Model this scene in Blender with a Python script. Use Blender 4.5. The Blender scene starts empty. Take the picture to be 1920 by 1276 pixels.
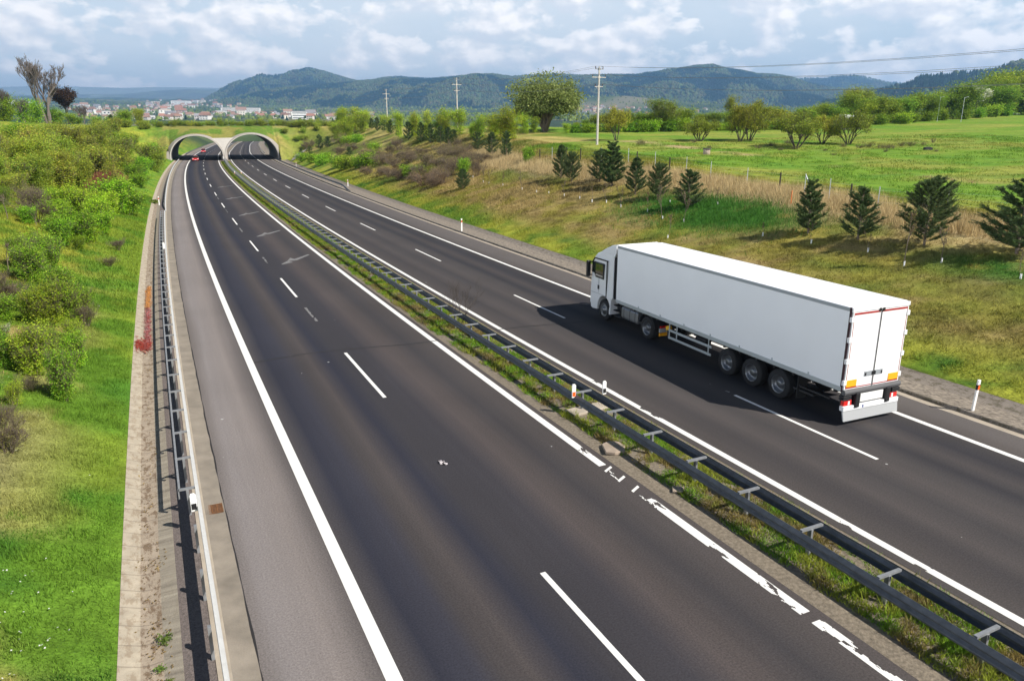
import bpy, bmesh, math, random
import numpy as np
from mathutils import Vector, Matrix
R=math.radians
C=bpy.context.scene.collection
SC=bpy.context.scene
# ---------------------------------------------------------------- camera, sky, sun, exposure
cam=bpy.data.objects.new('camera',bpy.data.cameras.new('camera')); C.objects.link(cam); SC.camera=cam
cam.location=(0,0,9.14); cam.rotation_euler=(R(90)-math.atan(398/1381.),0,0)
cam.data.sensor_width=36; cam.data.lens=36*1381/1920.; cam.data.clip_start=.1; cam.data.clip_end=60000
SUN_EL=43.; SUN_AZ=-30.   # direction TO the sun, degrees from +X
sun=bpy.data.objects.new('sun',bpy.data.lights.new('sun','SUN')); C.objects.link(sun)
sun.data.energy=5.0; sun.data.angle=R(.5); sun.data.color=(1,.95,.87)
_d=Vector((math.cos(R(SUN_AZ))*math.cos(R(SUN_EL)),math.sin(R(SUN_AZ))*math.cos(R(SUN_EL)),math.sin(R(SUN_EL))))
sun.rotation_euler=_d.to_track_quat('Z','Y').to_euler(); sun.location=(40,-40,60)
W=bpy.data.worlds.new('World'); SC.world=W; W.use_nodes=True
nt=W.node_tree; nt.nodes.clear(); N=nt.nodes.new; Lk=nt.links.new
out=N('ShaderNodeOutputWorld'); bg=N('ShaderNodeBackground'); Lk(bg.outputs[0],out.inputs[0]); bg.inputs[1].default_value=.085
sky=N('ShaderNodeTexSky'); sky.sky_type='NISHITA'; sky.sun_disc=False; sky.sun_elevation=R(SUN_EL); sky.sun_rotation=R(90-SUN_AZ)
sky.altitude=300; sky.air_density=1.; sky.dust_density=1.2; sky.ozone_density=1.5
tc=N('ShaderNodeTexCoord'); sep=N('ShaderNodeSeparateXYZ'); Lk(tc.outputs['Generated'],sep.inputs[0])
def M(op,a,b=None,c=None,tree=None):
    t=tree or nt; n=t.nodes.new('ShaderNodeMath'); n.operation=op
    for i,v in enumerate((a,b,c)):
        if v is None: continue
        if hasattr(v,'is_output'): t.links.new(v,n.inputs[i])
        else: n.inputs[i].default_value=v
    return n.outputs[0]
zz=M('ADD',M('MAXIMUM',sep.outputs[2],0.),.12)
cx=M('DIVIDE',sep.outputs[0],zz); cy=M('DIVIDE',sep.outputs[1],zz)
cmb=N('ShaderNodeCombineXYZ'); Lk(cx,cmb.inputs[0]); Lk(M('MULTIPLY',cy,1.),cmb.inputs[1])
# cumulus: angular puffs (direction based) modulated by the plane-projected cover
el=M('ARCSINE',sep.outputs[2]); az=M('ARCTAN2',sep.outputs[0],sep.outputs[1])
cm2=N('ShaderNodeCombineXYZ'); Lk(M('MULTIPLY',az,9.),cm2.inputs[0]); Lk(M('MULTIPLY',el,15.5),cm2.inputs[1]); cm2.inputs[2].default_value=3.7
def noise(vec,scale,det,rough=.55,dist=0.,tree=None):
    t=tree or nt; n=t.nodes.new('ShaderNodeTexNoise'); n.inputs['Scale'].default_value=scale; n.inputs['Detail'].default_value=det
    n.inputs['Roughness'].default_value=rough; n.inputs['Distortion'].default_value=dist
    if vec is not None: t.links.new(vec,n.inputs['Vector'])
    return n.outputs['Fac']
def ramp(fac,stops,tree=None,interp='LINEAR'):
    t=tree or nt; n=t.nodes.new('ShaderNodeValToRGB'); e=n.color_ramp.elements; n.color_ramp.interpolation=interp
    while len(e)>1: e.remove(e[-1])
    e[0].position=stops[0][0]; e[0].color=(*stops[0][1],1) if len(stops[0][1])==3 else stops[0][1]
    for p,c in stops[1:]:
        x=e.new(p); x.color=(*c,1) if len(c)==3 else c
    t.links.new(fac,n.inputs[0]); return n.outputs[0]
def g(v): return (v,v,v)
def mixc(fac,a,b,tree=None,bt='MIX'):
    t=tree or nt; n=t.nodes.new('ShaderNodeMix'); n.data_type='RGBA'; n.blend_type=bt
    for k,v in ((0,fac),(6,a),(7,b)):
        if hasattr(v,'is_output'): t.links.new(v,n.inputs[k])
        elif k==0: n.inputs[0].default_value=v
        else: n.inputs[k].default_value=(*v,1)
    return n.outputs[2]
n1=noise(cm2.outputs[0],1.75,9,.50,.1); n2=noise(cm2.outputs[0],5.2,7,.6,.2)
den=M('ADD',M('MULTIPLY',n1,.78),M('MULTIPLY',n2,.26))
cov=ramp(den,[(.475,g(0)),(.52,g(.65)),(.60,g(1))])
veil=ramp(noise(cmb.outputs[0],.42,6,.6,.4),[(.3,g(.25)),(.62,g(.85))])
# tops of the puffs lit, undersides greyer: same noise sampled a little lower against itself
ofs=N('ShaderNodeVectorMath'); ofs.operation='ADD'; Lk(cm2.outputs[0],ofs.inputs[0]); ofs.inputs[1].default_value=(.08,.15,0)
n1b=noise(ofs.outputs[0],1.75,9,.50,.1)
lit=ramp(M('ADD',M('MULTIPLY',M('SUBTRACT',n1,n1b),3.2),.5),[(.2,(7.9,8.2,8.7)),(.5,(9.7,9.6,9.6)),(.8,(12.2,11.6,11.1))])
base=mixc(veil,mixc(.6,sky.outputs[0],(6.5,8.0,9.0)),(8.6,8.9,9.1))
col=mixc(cov,base,lit)
high=M('MULTIPLY',ramp(el,[(.16,g(0)),(.32,g(1))]),.98)   # sky above the view dimmed to deep blue, keeping cast shadows dark
col=mixc(high,col,mixc(1.,sky.outputs[0],(.15,.20,.28),nt,'MULTIPLY'))
# added bright band low in the unseen sky, left rear, to light the trailer side
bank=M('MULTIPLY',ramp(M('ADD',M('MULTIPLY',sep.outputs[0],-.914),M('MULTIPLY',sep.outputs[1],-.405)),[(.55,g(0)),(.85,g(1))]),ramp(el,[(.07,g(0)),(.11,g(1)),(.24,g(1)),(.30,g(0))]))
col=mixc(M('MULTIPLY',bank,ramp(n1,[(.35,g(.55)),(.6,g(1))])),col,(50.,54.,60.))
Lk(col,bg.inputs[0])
SC.view_settings.view_transform='Standard'; SC.view_settings.look='None'; SC.view_settings.exposure=.55; SC.view_settings.gamma=1.; SC.view_settings.use_curve_mapping=False
SC.cycles.use_denoising=True; SC.cycles.volume_bounces=0; SC.cycles.max_bounces=6; SC.cycles.diffuse_bounces=3; SC.cycles.transparent_max_bounces=8
SC.cycles.use_adaptive_sampling=True; SC.cycles.adaptive_threshold=.01
POLY=[-6.003921219780103e-12,5.168840310450348e-09,-1.5446560262515586e-06,0.00041149828168620664,-0.4984049200570181,13.854999597841552]
def _build_ref():
    y=np.arange(-10,226,4.0); P=[(np.polyval(POLY,v),v) for v in y]
    d0=np.array(P[0])-np.array(P[1]); d0/=np.linalg.norm(d0)
    back=[tuple(np.array(P[0])+d0*k) for k in (120,90,60,30)]
    far=[(-104.6,275.8),(-129.5,347.3),(-175.3,485.0),(-222.0,648.0),(-240,760),(-236,880),(-200,1100),(0,2000),(600,4000)]
    P=np.array(back+P+far)
    # Catmull-Rom, centripetal-ish by chord
    t=np.r_[0,np.cumsum(np.linalg.norm(np.diff(P,axis=0),axis=1))]
    m=np.gradient(P,t,axis=0)
    tt=np.arange(0,t[-1],1.0); i=np.clip(np.searchsorted(t,tt,side='right')-1,0,len(t)-2)
    h=(t[i+1]-t[i])[:,None]; u=((tt-t[i])[:,None])/h
    Q=(2*u**3-3*u**2+1)*P[i]+(u**3-2*u**2+u)*h*m[i]+(-2*u**3+3*u**2)*P[i+1]+(u**3-u**2)*h*m[i+1]
    s=np.r_[0,np.cumsum(np.linalg.norm(np.diff(Q,axis=0),axis=1))]
    k=np.argmin(np.linalg.norm(Q-np.array([np.polyval(POLY,-10),-10]),axis=1))
    return Q,s-s[k]
RQ,RS=_build_ref()
RT=np.gradient(RQ,RS,axis=0); RT/=np.linalg.norm(RT,axis=1)[:,None]
_k=np.ones(9)/9
RT=np.stack([np.convolve(np.pad(RT[:,j],4,'edge'),_k,'valid') for j in (0,1)],1); RT/=np.linalg.norm(RT,axis=1)[:,None]
def so2xy(s,o):
    s=np.asarray(s,float);o=np.asarray(o,float)
    x=np.interp(s,RS,RQ[:,0]);y=np.interp(s,RS,RQ[:,1]);tx=np.interp(s,RS,RT[:,0]);ty=np.interp(s,RS,RT[:,1])
    l=np.hypot(tx,ty); return x+o*ty/l,y-o*tx/l
def xy2so(x,y):
    x=np.atleast_1d(np.asarray(x,float));y=np.atleast_1d(np.asarray(y,float)); s=np.empty_like(x);o=np.empty_like(x)
    R=RQ[::2];S=RS[::2];T=RT[::2]
    for a in range(0,len(x),2000):
        X=x[a:a+2000,None]-R[:,0];Y=y[a:a+2000,None]-R[:,1]; i=np.argmin(X*X+Y*Y,axis=1); r=np.arange(len(i))
        ds=X[r,i]*T[i,0]+Y[r,i]*T[i,1]; s[a:a+2000]=S[i]+ds; o[a:a+2000]=X[r,i]*T[i,1]-Y[r,i]*T[i,0]
    return s,o
def _h(ix,iy,seed):
    n=(ix.astype(np.int64)*374761393+iy.astype(np.int64)*668265263+seed*1442695041)&0xffffffff
    n=((n^(n>>13))*1274126177)&0xffffffff; n=n^(n>>16)
    return (n&0xffff)/65535.
def vnoise(x,y,seed=0):
    ix=np.floor(x);iy=np.floor(y);fx=x-ix;fy=y-iy;fx=fx*fx*(3-2*fx);fy=fy*fy*(3-2*fy)
    a=_h(ix,iy,seed);b=_h(ix+1,iy,seed);c=_h(ix,iy+1,seed);d=_h(ix+1,iy+1,seed)
    return (a*(1-fx)+b*fx)*(1-fy)+(c*(1-fx)+d*fx)*fy
def fbm(x,y,seed=0,oct=4):
    v=0;a=.5;t=0
    for k in range(oct): v=v+a*vnoise(x*2**k+17.3*k,y*2**k-9.1*k,seed+k);t+=a;a*=.55
    return v/t
def sstep(a,b,x): t=np.clip((x-a)/(b-a),0,1); return t*t*(3-2*t)
def smin(a,b,k):
    h=np.clip(.5+.5*(b-a)/k,0,1); return b*(1-h)+a*h-k*h*(1-h)
OL=-13.87
def gR(s): return np.interp(s,[20,35,62,100,140,200,260],[13.35,13.4,14.3,14.8,15.6,16.6,17.2])
def kR(s): return np.interp(s,[33,45,58,110,195,260],[11.2,11.6,12.0,12.4,13.2,13.4])
def terrain(s,o,x=None,y=None):
    s=np.asarray(s,float);o=np.asarray(o,float)
    if x is None: x,y=so2xy(s,o)
    D=np.hypot(x,y)
    far=np.interp(D,[0,300,600,1000,2000,3000,5000,7000,12000,30000],[9.4,9.4,9.0,13,34,60,145,230,420,500])
    wf=sstep(260,420,D)
    dl=np.maximum(OL-o,0);dr=np.maximum(o-gR(s),0)
    al=np.interp(s,[20,60,150,260],[.25,.30,.36,.42]); Hl=np.interp(s,[0,60,130,190,260],[7.5,9.2,11.0,10.2,9.7])
    zl=smin(al*dl,Hl+.012*dl,2.5)+.045*dl*np.exp(-dl/3)
    br=np.interp(s,[20,60,120,260],[.27,.27,.32,.42]); mead=np.clip(2.0+.045*y,2.2,np.interp(x,[-40,20,60,130],[9.2,8.8,9.6,12.8]))
    zr=smin(br*dr,mead,1.3)+.05*dr*np.exp(-dr/3)
    zl=zl+(fbm(x/9,y/9,3)-.5)*.7*sstep(1,9,dl)+(fbm(x/2.2,y/2.2,5,3)-.5)*.16*sstep(.3,2,dl)
    zr=zr+(fbm(x/11,y/11,4)-.5)*.6*sstep(1,9,dr)+(fbm(x/2.2,y/2.2,6,3)-.5)*.16*sstep(.3,2,dr)
    zl=np.where(zl<.02*dl,.02*dl,zl); zr=np.where(zr<.02*dr,.02*dr,zr)
    z=np.where(o<0,zl,zr)
    cut=sstep(12,60,np.abs(o))
    cf=np.where(s>600,1,cut)
    z=z*(1-wf)+(far*wf)*cf+ z*wf*(1-cf)
    bump=(fbm(x/220,y/220,9)-.5)*np.interp(D,[0,400,1500,6000],[0,3,14,40])
    hump=62*np.exp(-((x-430)/430)**2-((y-3250)/340)**2)
    return z+bump*cf+hump

# ---------------------------------------------------------------- helpers
def material(name,color=(.5,.5,.5),rough=.6,metal=0.,spec=.5,noise_amt=0.,noise_scale=8.,bump=0.,bump_scale=30.,coat=0.):
    m=bpy.data.materials.new(name); m.use_nodes=True; t=m.node_tree; b=t.nodes['Principled BSDF']
    b.inputs['Base Color'].default_value=(*color,1); b.inputs['Roughness'].default_value=rough; b.inputs['Metallic'].default_value=metal
    b.inputs['Specular IOR Level'].default_value=spec; b.inputs['Coat Weight'].default_value=coat
    if noise_amt or bump:
        o=t.nodes.new('ShaderNodeTexCoord').outputs['Object']
        if noise_amt:
            f=ramp(noise(o,noise_scale,6,.6,0,t),[(.25,g(1-noise_amt)),(.75,g(1+noise_amt))],t)
            t.links.new(mixc(1.,color,f,t,'MULTIPLY'),b.inputs['Base Color'])
        if bump:
            bn=t.nodes.new('ShaderNodeBump'); bn.inputs['Strength'].default_value=bump; bn.inputs['Distance'].default_value=.02
            t.links.new(noise(o,bump_scale,5,.6,0,t),bn.inputs['Height']); t.links.new(bn.outputs[0],b.inputs['Normal'])
    return m
def attr_material(name,rough=.7,trans=0.,vary=.12,noise_scale=0.,noise_amt=.0,bump=0.,bump_scale=12.,fine=0.,spec=.3):
    m=bpy.data.materials.new(name); m.use_nodes=True; t=m.node_tree; b=t.nodes['Principled BSDF']; b.inputs['Roughness'].default_value=rough
    b.inputs['Specular IOR Level'].default_value=spec
    a=t.nodes.new('ShaderNodeAttribute'); a.attribute_name='Col'; col=a.outputs['Color']
    if vary:
        oi=t.nodes.new('ShaderNodeObjectInfo'); hs=t.nodes.new('ShaderNodeHueSaturation')
        t.links.new(M('ADD',M('MULTIPLY',oi.outputs['Random'],vary*.16,None,t),.5-vary*.08,None,t),hs.inputs['Hue'])
        rr=M('FRACT',M('MULTIPLY',oi.outputs['Random'],17.3,None,t),None,None,t)
        t.links.new(M('ADD',M('MULTIPLY',rr,vary*2,None,t),1-vary,None,t),hs.inputs['Value']); t.links.new(col,hs.inputs['Color']); col=hs.outputs[0]
    o=t.nodes.new('ShaderNodeTexCoord').outputs['Object']
    if noise_amt:
        f=ramp(noise(o,noise_scale,8,.65,0,t),[(.25,g(1-noise_amt)),(.75,g(1+noise_amt))],t); col=mixc(1.,col,f,t,'MULTIPLY')
    if fine:
        f=ramp(noise(o,18.,3,.7,0,t),[(.3,g(1-fine)),(.7,g(1+fine))],t); col=mixc(1.,col,f,t,'MULTIPLY')
    t.links.new(col,b.inputs['Base Color'])
    if bump:
        bn=t.nodes.new('ShaderNodeBump'); bn.inputs['Strength'].default_value=bump; bn.inputs['Distance'].default_value=.12
        t.links.new(noise(o,bump_scale,6,.65,0,t),bn.inputs['Height']); t.links.new(bn.outputs[0],b.inputs['Normal'])
    if trans:
        tr=t.nodes.new('ShaderNodeBsdfTranslucent'); t.links.new(col,tr.inputs[0]); mx=t.nodes.new('ShaderNodeMixShader'); mx.inputs[0].default_value=trans
        t.links.new(b.outputs[0],mx.inputs[1]); t.links.new(tr.outputs[0],mx.inputs[2]); t.links.new(mx.outputs[0],t.nodes['Material Output'].inputs[0])
    return m
def np_mesh(name,V,Fc,mats=None,col=None,uv=None,smooth=False,mi=None):
    V=np.asarray(V,np.float32); me=bpy.data.meshes.new(name)
    if not isinstance(Fc,list) or not isinstance(Fc[0],np.ndarray): Fc=[np.array(Fc)]
    Fc=[np.asarray(f,np.int32) for f in Fc if len(f)]
    nl=sum(f.size for f in Fc); nf=sum(len(f) for f in Fc)
    me.vertices.add(len(V)); me.vertices.foreach_set('co',V.ravel()); me.loops.add(nl); me.polygons.add(nf)
    li=np.concatenate([f.ravel() for f in Fc]); me.loops.foreach_set('vertex_index',li)
    tot=np.concatenate([np.full(len(f),f.shape[1],np.int32) for f in Fc]); st=np.r_[0,np.cumsum(tot)[:-1]].astype(np.int32)
    me.polygons.foreach_set('loop_start',st); me.polygons.foreach_set('loop_total',tot)
    if mi is not None: me.polygons.foreach_set('material_index',np.asarray(mi,np.int32))
    if smooth: me.polygons.foreach_set('use_smooth',np.ones(nf,bool))
    me.update(calc_edges=True)
    if col is not None:
        a=me.color_attributes.new('Col','FLOAT_COLOR','POINT'); c=np.ones((len(V),4),np.float32); c[:,:3]=col; a.data.foreach_set('color',c.ravel())
    if uv is not None:
        u=me.uv_layers.new(name='UVMap'); u.data.foreach_set('uv',np.asarray(uv,np.float32)[li].ravel())
    for m in (mats or []): me.materials.append(m)
    return me
def link(name,me,parent=None,**p):
    o=bpy.data.objects.new(name,me); C.objects.link(o)
    if parent: o.parent=parent
    for k,v in p.items(): o[k]=v
    return o
def struct(name,me,**p): return link(name,me,kind='structure',**p)
def thing(name,label,cat,loc=(0,0,0),rz=0.,group=None):
    o=bpy.data.objects.new(name,None); C.objects.link(o); o.location=loc; o.rotation_euler=(0,0,rz); o.empty_display_size=.2
    o['label']=label; o['category']=cat
    if group: o['group']=group
    return o
def tag(o,label,cat,group=None):
    o['label']=label; o['category']=cat
    if group: o['group']=group
    return o
ORD='first second third fourth fifth sixth seventh eighth ninth tenth eleventh twelfth thirteenth fourteenth fifteenth sixteenth seventeenth eighteenth nineteenth twentieth'.split()
TENS={2:'twenty',3:'thirty',4:'forty',5:'fifty',6:'sixty',7:'seventy',8:'eighty',9:'ninety'}
def ordinal(n):
    if n<=20: return ORD[n-1]
    t,u=divmod(n,10)
    if t>=10: return 'hundred and '+ordinal(n-100) if n>100 else 'hundredth'
    return TENS[t]+'-'+ORD[u-1] if u else TENS[t][:-1]+'ieth'
def grid_faces(nr,nc):
    a=np.arange(nr*nc).reshape(nr,nc); return np.stack([a[:-1,:-1],a[:-1,1:],a[1:,1:],a[1:,:-1]],-1).reshape(-1,4)
def loft(name,S,prof,mats,col=None,smooth=False,flip=False):
    """prof: list of (o(s) or const, z(s) or const)"""
    O=np.stack([np.full_like(S,p[0]) if np.isscalar(p[0]) else p[0] for p in prof],1); Z=np.stack([np.full_like(S,p[1]) if np.isscalar(p[1]) else p[1] for p in prof],1)
    SS=np.repeat(S[:,None],len(prof),1); x,y=so2xy(SS,O); V=np.stack([x,y,Z],-1).reshape(-1,3)
    Fq=grid_faces(len(S),len(prof))
    if not flip: Fq=Fq[:,::-1]
    me=np_mesh(name,V,Fq,mats,uv=np.stack([O,SS],-1).reshape(-1,2),smooth=smooth,col=None if col is None else np.full((len(V),3),col))
    return me
class MB:
    """collects solids as bmesh; one mesh out"""
    def __init__(s): s.V=[];s.F=[];s.I=[];s.sm=[]
    def add(s,V,Fs,mi=0,sm=False):
        b=len(s.V); s.V+=[tuple(v) for v in V]
        for f in Fs: s.F.append([b+i for i in f]); s.I.append(mi); s.sm.append(sm)
    def box(s,x0,x1,y0,y1,z0,z1,mi=0):
        V=[(x,y,z) for z in (z0,z1) for y in (y0,y1) for x in (x0,x1)]
        s.add(V,[(0,2,3,1),(4,5,7,6),(0,1,5,4),(2,6,7,3),(0,4,6,2),(1,3,7,5)],mi)
    def hexa(s,P,mi=0): s.add(P,[(0,3,2,1),(4,5,6,7),(0,1,5,4),(1,2,6,5),(2,3,7,6),(3,0,4,7)],mi)
    def prism(s,poly,a,b,axis='y',mi=0):
        n=len(poly)
        mk=(lambda p,t:(p[0],t,p[1])) if axis=='y' else ((lambda p,t:(t,p[0],p[1])) if axis=='x' else (lambda p,t:(p[0],p[1],t)))
        V=[mk(p,a) for p in poly]+[mk(p,b) for p in poly]
        s.add(V,[list(range(n))[::-1],list(range(n,2*n))]+[(i,(i+1)%n,n+(i+1)%n,n+i) for i in range(n)],mi)
    def tube(s,p,q,r0,r1=None,n=8,mi=0,cap=True):
        p=Vector(p);q=Vector(q);r1=r0 if r1 is None else r1; d=(q-p).normalized(); u=d.orthogonal().normalized(); w=d.cross(u)
        V=[p+(u*math.cos(t)+w*math.sin(t))*r0 for t in [2*math.pi*k/n for k in range(n)]]+[q+(u*math.cos(t)+w*math.sin(t))*r1 for t in [2*math.pi*k/n for k in range(n)]]
        s.add(V,[(i,(i+1)%n,n+(i+1)%n,n+i) for i in range(n)],mi,True)
        if cap: s.add(V,[list(range(n))[::-1],list(range(n,2*n))],mi)
    def lathe(s,prof,c,axis='y',n=28,mi=0,sgn=1):
        """prof [(r,t)] revolved about axis through c"""
        V=[];m=len(prof)
        for k in range(n):
            a=2*math.pi*k/n
            for r,t in prof:
                if axis=='y': V.append((c[0]+r*math.cos(a),c[1]+t*sgn,c[2]+r*math.sin(a)))
                elif axis=='z': V.append((c[0]+r*math.cos(a),c[1]+r*math.sin(a),c[2]+t))
                else: V.append((c[0]+t*sgn,c[1]+r*math.cos(a),c[2]+r*math.sin(a)))
        s.add(V,[(k*m+i,((k+1)%n)*m+i,((k+1)%n)*m+i+1,k*m+i+1) for k in range(n) for i in range(m-1)],mi,True)
    def build(s,name,mats,parent=None,bevel=0.,loc=None,**p):
        me=bpy.data.meshes.new(name); me.from_pydata(s.V,[],s.F)
        if not isinstance(mats,(list,tuple)): mats=[mats]
        for m in mats: me.materials.append(m)
        me.polygons.foreach_set('material_index',s.I); me.polygons.foreach_set('use_smooth',s.sm)
        bm=bmesh.new(); bm.from_mesh(me); bmesh.ops.recalc_face_normals(bm,faces=bm.faces[:]); bm.to_mesh(me); bm.free()
        o=link(name,me,parent,**p)
        if bevel:
            m=o.modifiers.new('bevel','BEVEL'); m.width=bevel; m.segments=2; m.limit_method='ANGLE'; m.angle_limit=R(40)
        if loc: o.location=loc
        return o
# ---------------------------------------------------------------- ground colours
GREEN=np.array((.145,.225,.024));LUSH=np.array((.062,.18,.024));YEL=np.array((.31,.32,.04));DRY=np.array((.44,.33,.13));TAN=np.array((.46,.36,.19));SOIL=np.array((.13,.095,.06));OLIVE=np.array((.13,.14,.03))
def mixn(a,b,t): t=np.asarray(t,float)[...,None]; return np.asarray(a)*(1-t)+np.asarray(b)*t
def gcol(s,o,x,y):
    n1=fbm(x/6,y/6,21); n2=fbm(x/1.7,y/1.7,22); n3=fbm(x/22,y/22,23); n4=fbm(x/.5,y/.5,24,2); n5=fbm(x/3.1,y/3.1,25)
    D=np.hypot(x,y); left=o<0
    c=np.broadcast_to(GREEN,(*np.shape(o),3)).copy()
    c=mixn(c,LUSH*.85,sstep(.49,.56,n3*.3+n5*.7)*.85); c=mixn(c,YEL,sstep(.455,.55,n1*.3+n5*.4+n2*.3)*.9)
    # left bank: dry patches close to the camera, lush strip by the ditch
    d=OL-o
    dryl=np.where(left,sstep(.472,.53,n1*.3+n2*.35+n5*.35+.03*(1-sstep(30,42,s)))*(1-sstep(50,75,s))*sstep(.4,2.,d),0)
    c=mixn(c,DRY*.95,dryl*.85)
    bl=np.where(left,sstep(.545,.58,n5*.6+n2*.4)*(1-sstep(40,55,s))*sstep(1.5,3.5,d),0); c=mixn(c,np.array((.30,.24,.16)),bl*.8)
    lushl=np.where(left&(s>30),(1-sstep(1.2,4.5,d))*.55,0); c=mixn(c,np.array((.095,.225,.02)),lushl)
    # right bank
    dr=o-gR(s); onb=(~left)&(dr>-.2)
    brow=np.where(onb,sstep(.9,5,dr)*(1-sstep(18,23,dr))*(1-sstep(110,170,s)),0)
    c=mixn(c,mixn(mixn(np.array((.27,.235,.05)),DRY*.78,sstep(.44,.54,n2*.5+n1*.5)),np.array((.13,.10,.035)),sstep(.52,.6,n5*.5+n4*.5)*.7),brow*(.55+.45*sstep(.3,.48,n1)))
    lp=np.exp(-(((s-62)/9)**2+((o-25.5)/3.2)**2))+.6*np.exp(-(((s-38)/5)**2+((o-24)/2.)**2))+.7*np.exp(-(((s-98)/5)**2+((o-29)/2.5)**2))
    c=mixn(c,LUSH*.8,np.where(onb,np.clip(lp*1.7,0,1)*sstep(.38,.5,n2*.5+n5*.5+.05),0))
    tan=np.where(onb,np.exp(-((o-(30.2+1.2*np.sin(s/9)))/2.0)**2)*(1-sstep(125,150,s)),0)
    c=mixn(c,TAN,np.clip(tan*1.4,0,1)*sstep(.3,.5,n2*.5+n1*.5+.08))
    # meadow
    med=np.where(onb,sstep(35,39,o)*1.,0); mc=mixn(mixn(np.array((.15,.26,.026)),np.array((.25,.28,.05)),sstep(.42,.6,n1)),LUSH*1.1,sstep(.54,.66,n2)*.5)
    c=mixn(c,mc,med*(1-sstep(260,420,D)))
    bare=np.where(onb,np.exp(-((o-(50.5+1.5*np.sin(x/9)))/1.3)**2)*sstep(.5,.6,n1)*(x>15),0); c=mixn(c,np.array((.42,.31,.17)),bare)
    farb=np.where(onb&(s>115),sstep(0.5,8,dr)*(1-sstep(30,40,dr))*.7,0); c=mixn(c,mixn(OLIVE,DRY,sstep(.4,.6,n1)),farb)
    c=c*(1+.35*(n4-.5))[...,None]
    # beyond: field and wood patches
    f=fbm(x/160,y/160,31); fa=sstep(300,500,D)
    fc=mixn(mixn(np.array((.04,.065,.035)),np.array((.09,.125,.05)),sstep(.45,.55,f)),np.array((.18,.17,.11)),sstep(.6,.66,f))
    return mixn(c,fc,fa)
m_ground=attr_material('meadow_ground',.9,0,0,1.1,.38,1.,4.,.3,.1)
m_blade=attr_material('grass_blade',.75,.25,0,0,0,0,0,0,.1)
# near sheet in road coordinates
Sg=np.concatenate([np.arange(-70,16,5.),np.arange(16,120,.8),np.arange(120,330,2.5),np.arange(330,620,14.)])
tL=np.concatenate([np.arange(0,30,.5),30*1.07**np.arange(0,42)]); tR=np.concatenate([np.arange(0,26,.5),26*1.07**np.arange(0,44)])
OLs=(OL-tL)[::-1]; ns=len(Sg)
OO=np.concatenate([np.repeat(OLs[None],ns,0),np.full((ns,1),OL+.06),gR(Sg)[:,None]-.06,gR(Sg)[:,None]+tR[None]],1)
SS=np.repeat(Sg[:,None],OO.shape[1],1); X,Y=so2xy(SS,OO); Z=terrain(SS,OO,X,Y)
nL=len(OLs); Z[:,nL-1]=.02; Z[:,nL]=-.7; Z[:,nL+1]=-.7; Z[:,nL+2]=.12
me=np_mesh('ground',np.stack([X,Y,Z],-1).reshape(-1,3),grid_faces(*X.shape)[:,::-1],[m_ground],col=gcol(SS,OO,X,Y).reshape(-1,3),smooth=True)
struct('ground',me)
# valley sheet to the horizon
aa=np.radians(np.arange(-75,75.1,.75)); dd=np.concatenate([np.arange(390,800,20.),800*1.045**np.arange(0,57)])
AA,DD=np.meshgrid(aa,dd); X=DD*np.sin(AA);Y=DD*np.cos(AA); s_,o_=xy2so(X.ravel(),Y.ravel()); s_=s_.reshape(X.shape);o_=o_.reshape(X.shape)
Z=terrain(s_,o_,X,Y)-np.where(DD<760,.8,0)
struct('valley_floor',np_mesh('valley_floor',np.stack([X,Y,Z],-1).reshape(-1,3),grid_faces(*X.shape),[m_ground],col=gcol(s_,o_,X,Y).reshape(-1,3),smooth=True))
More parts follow.
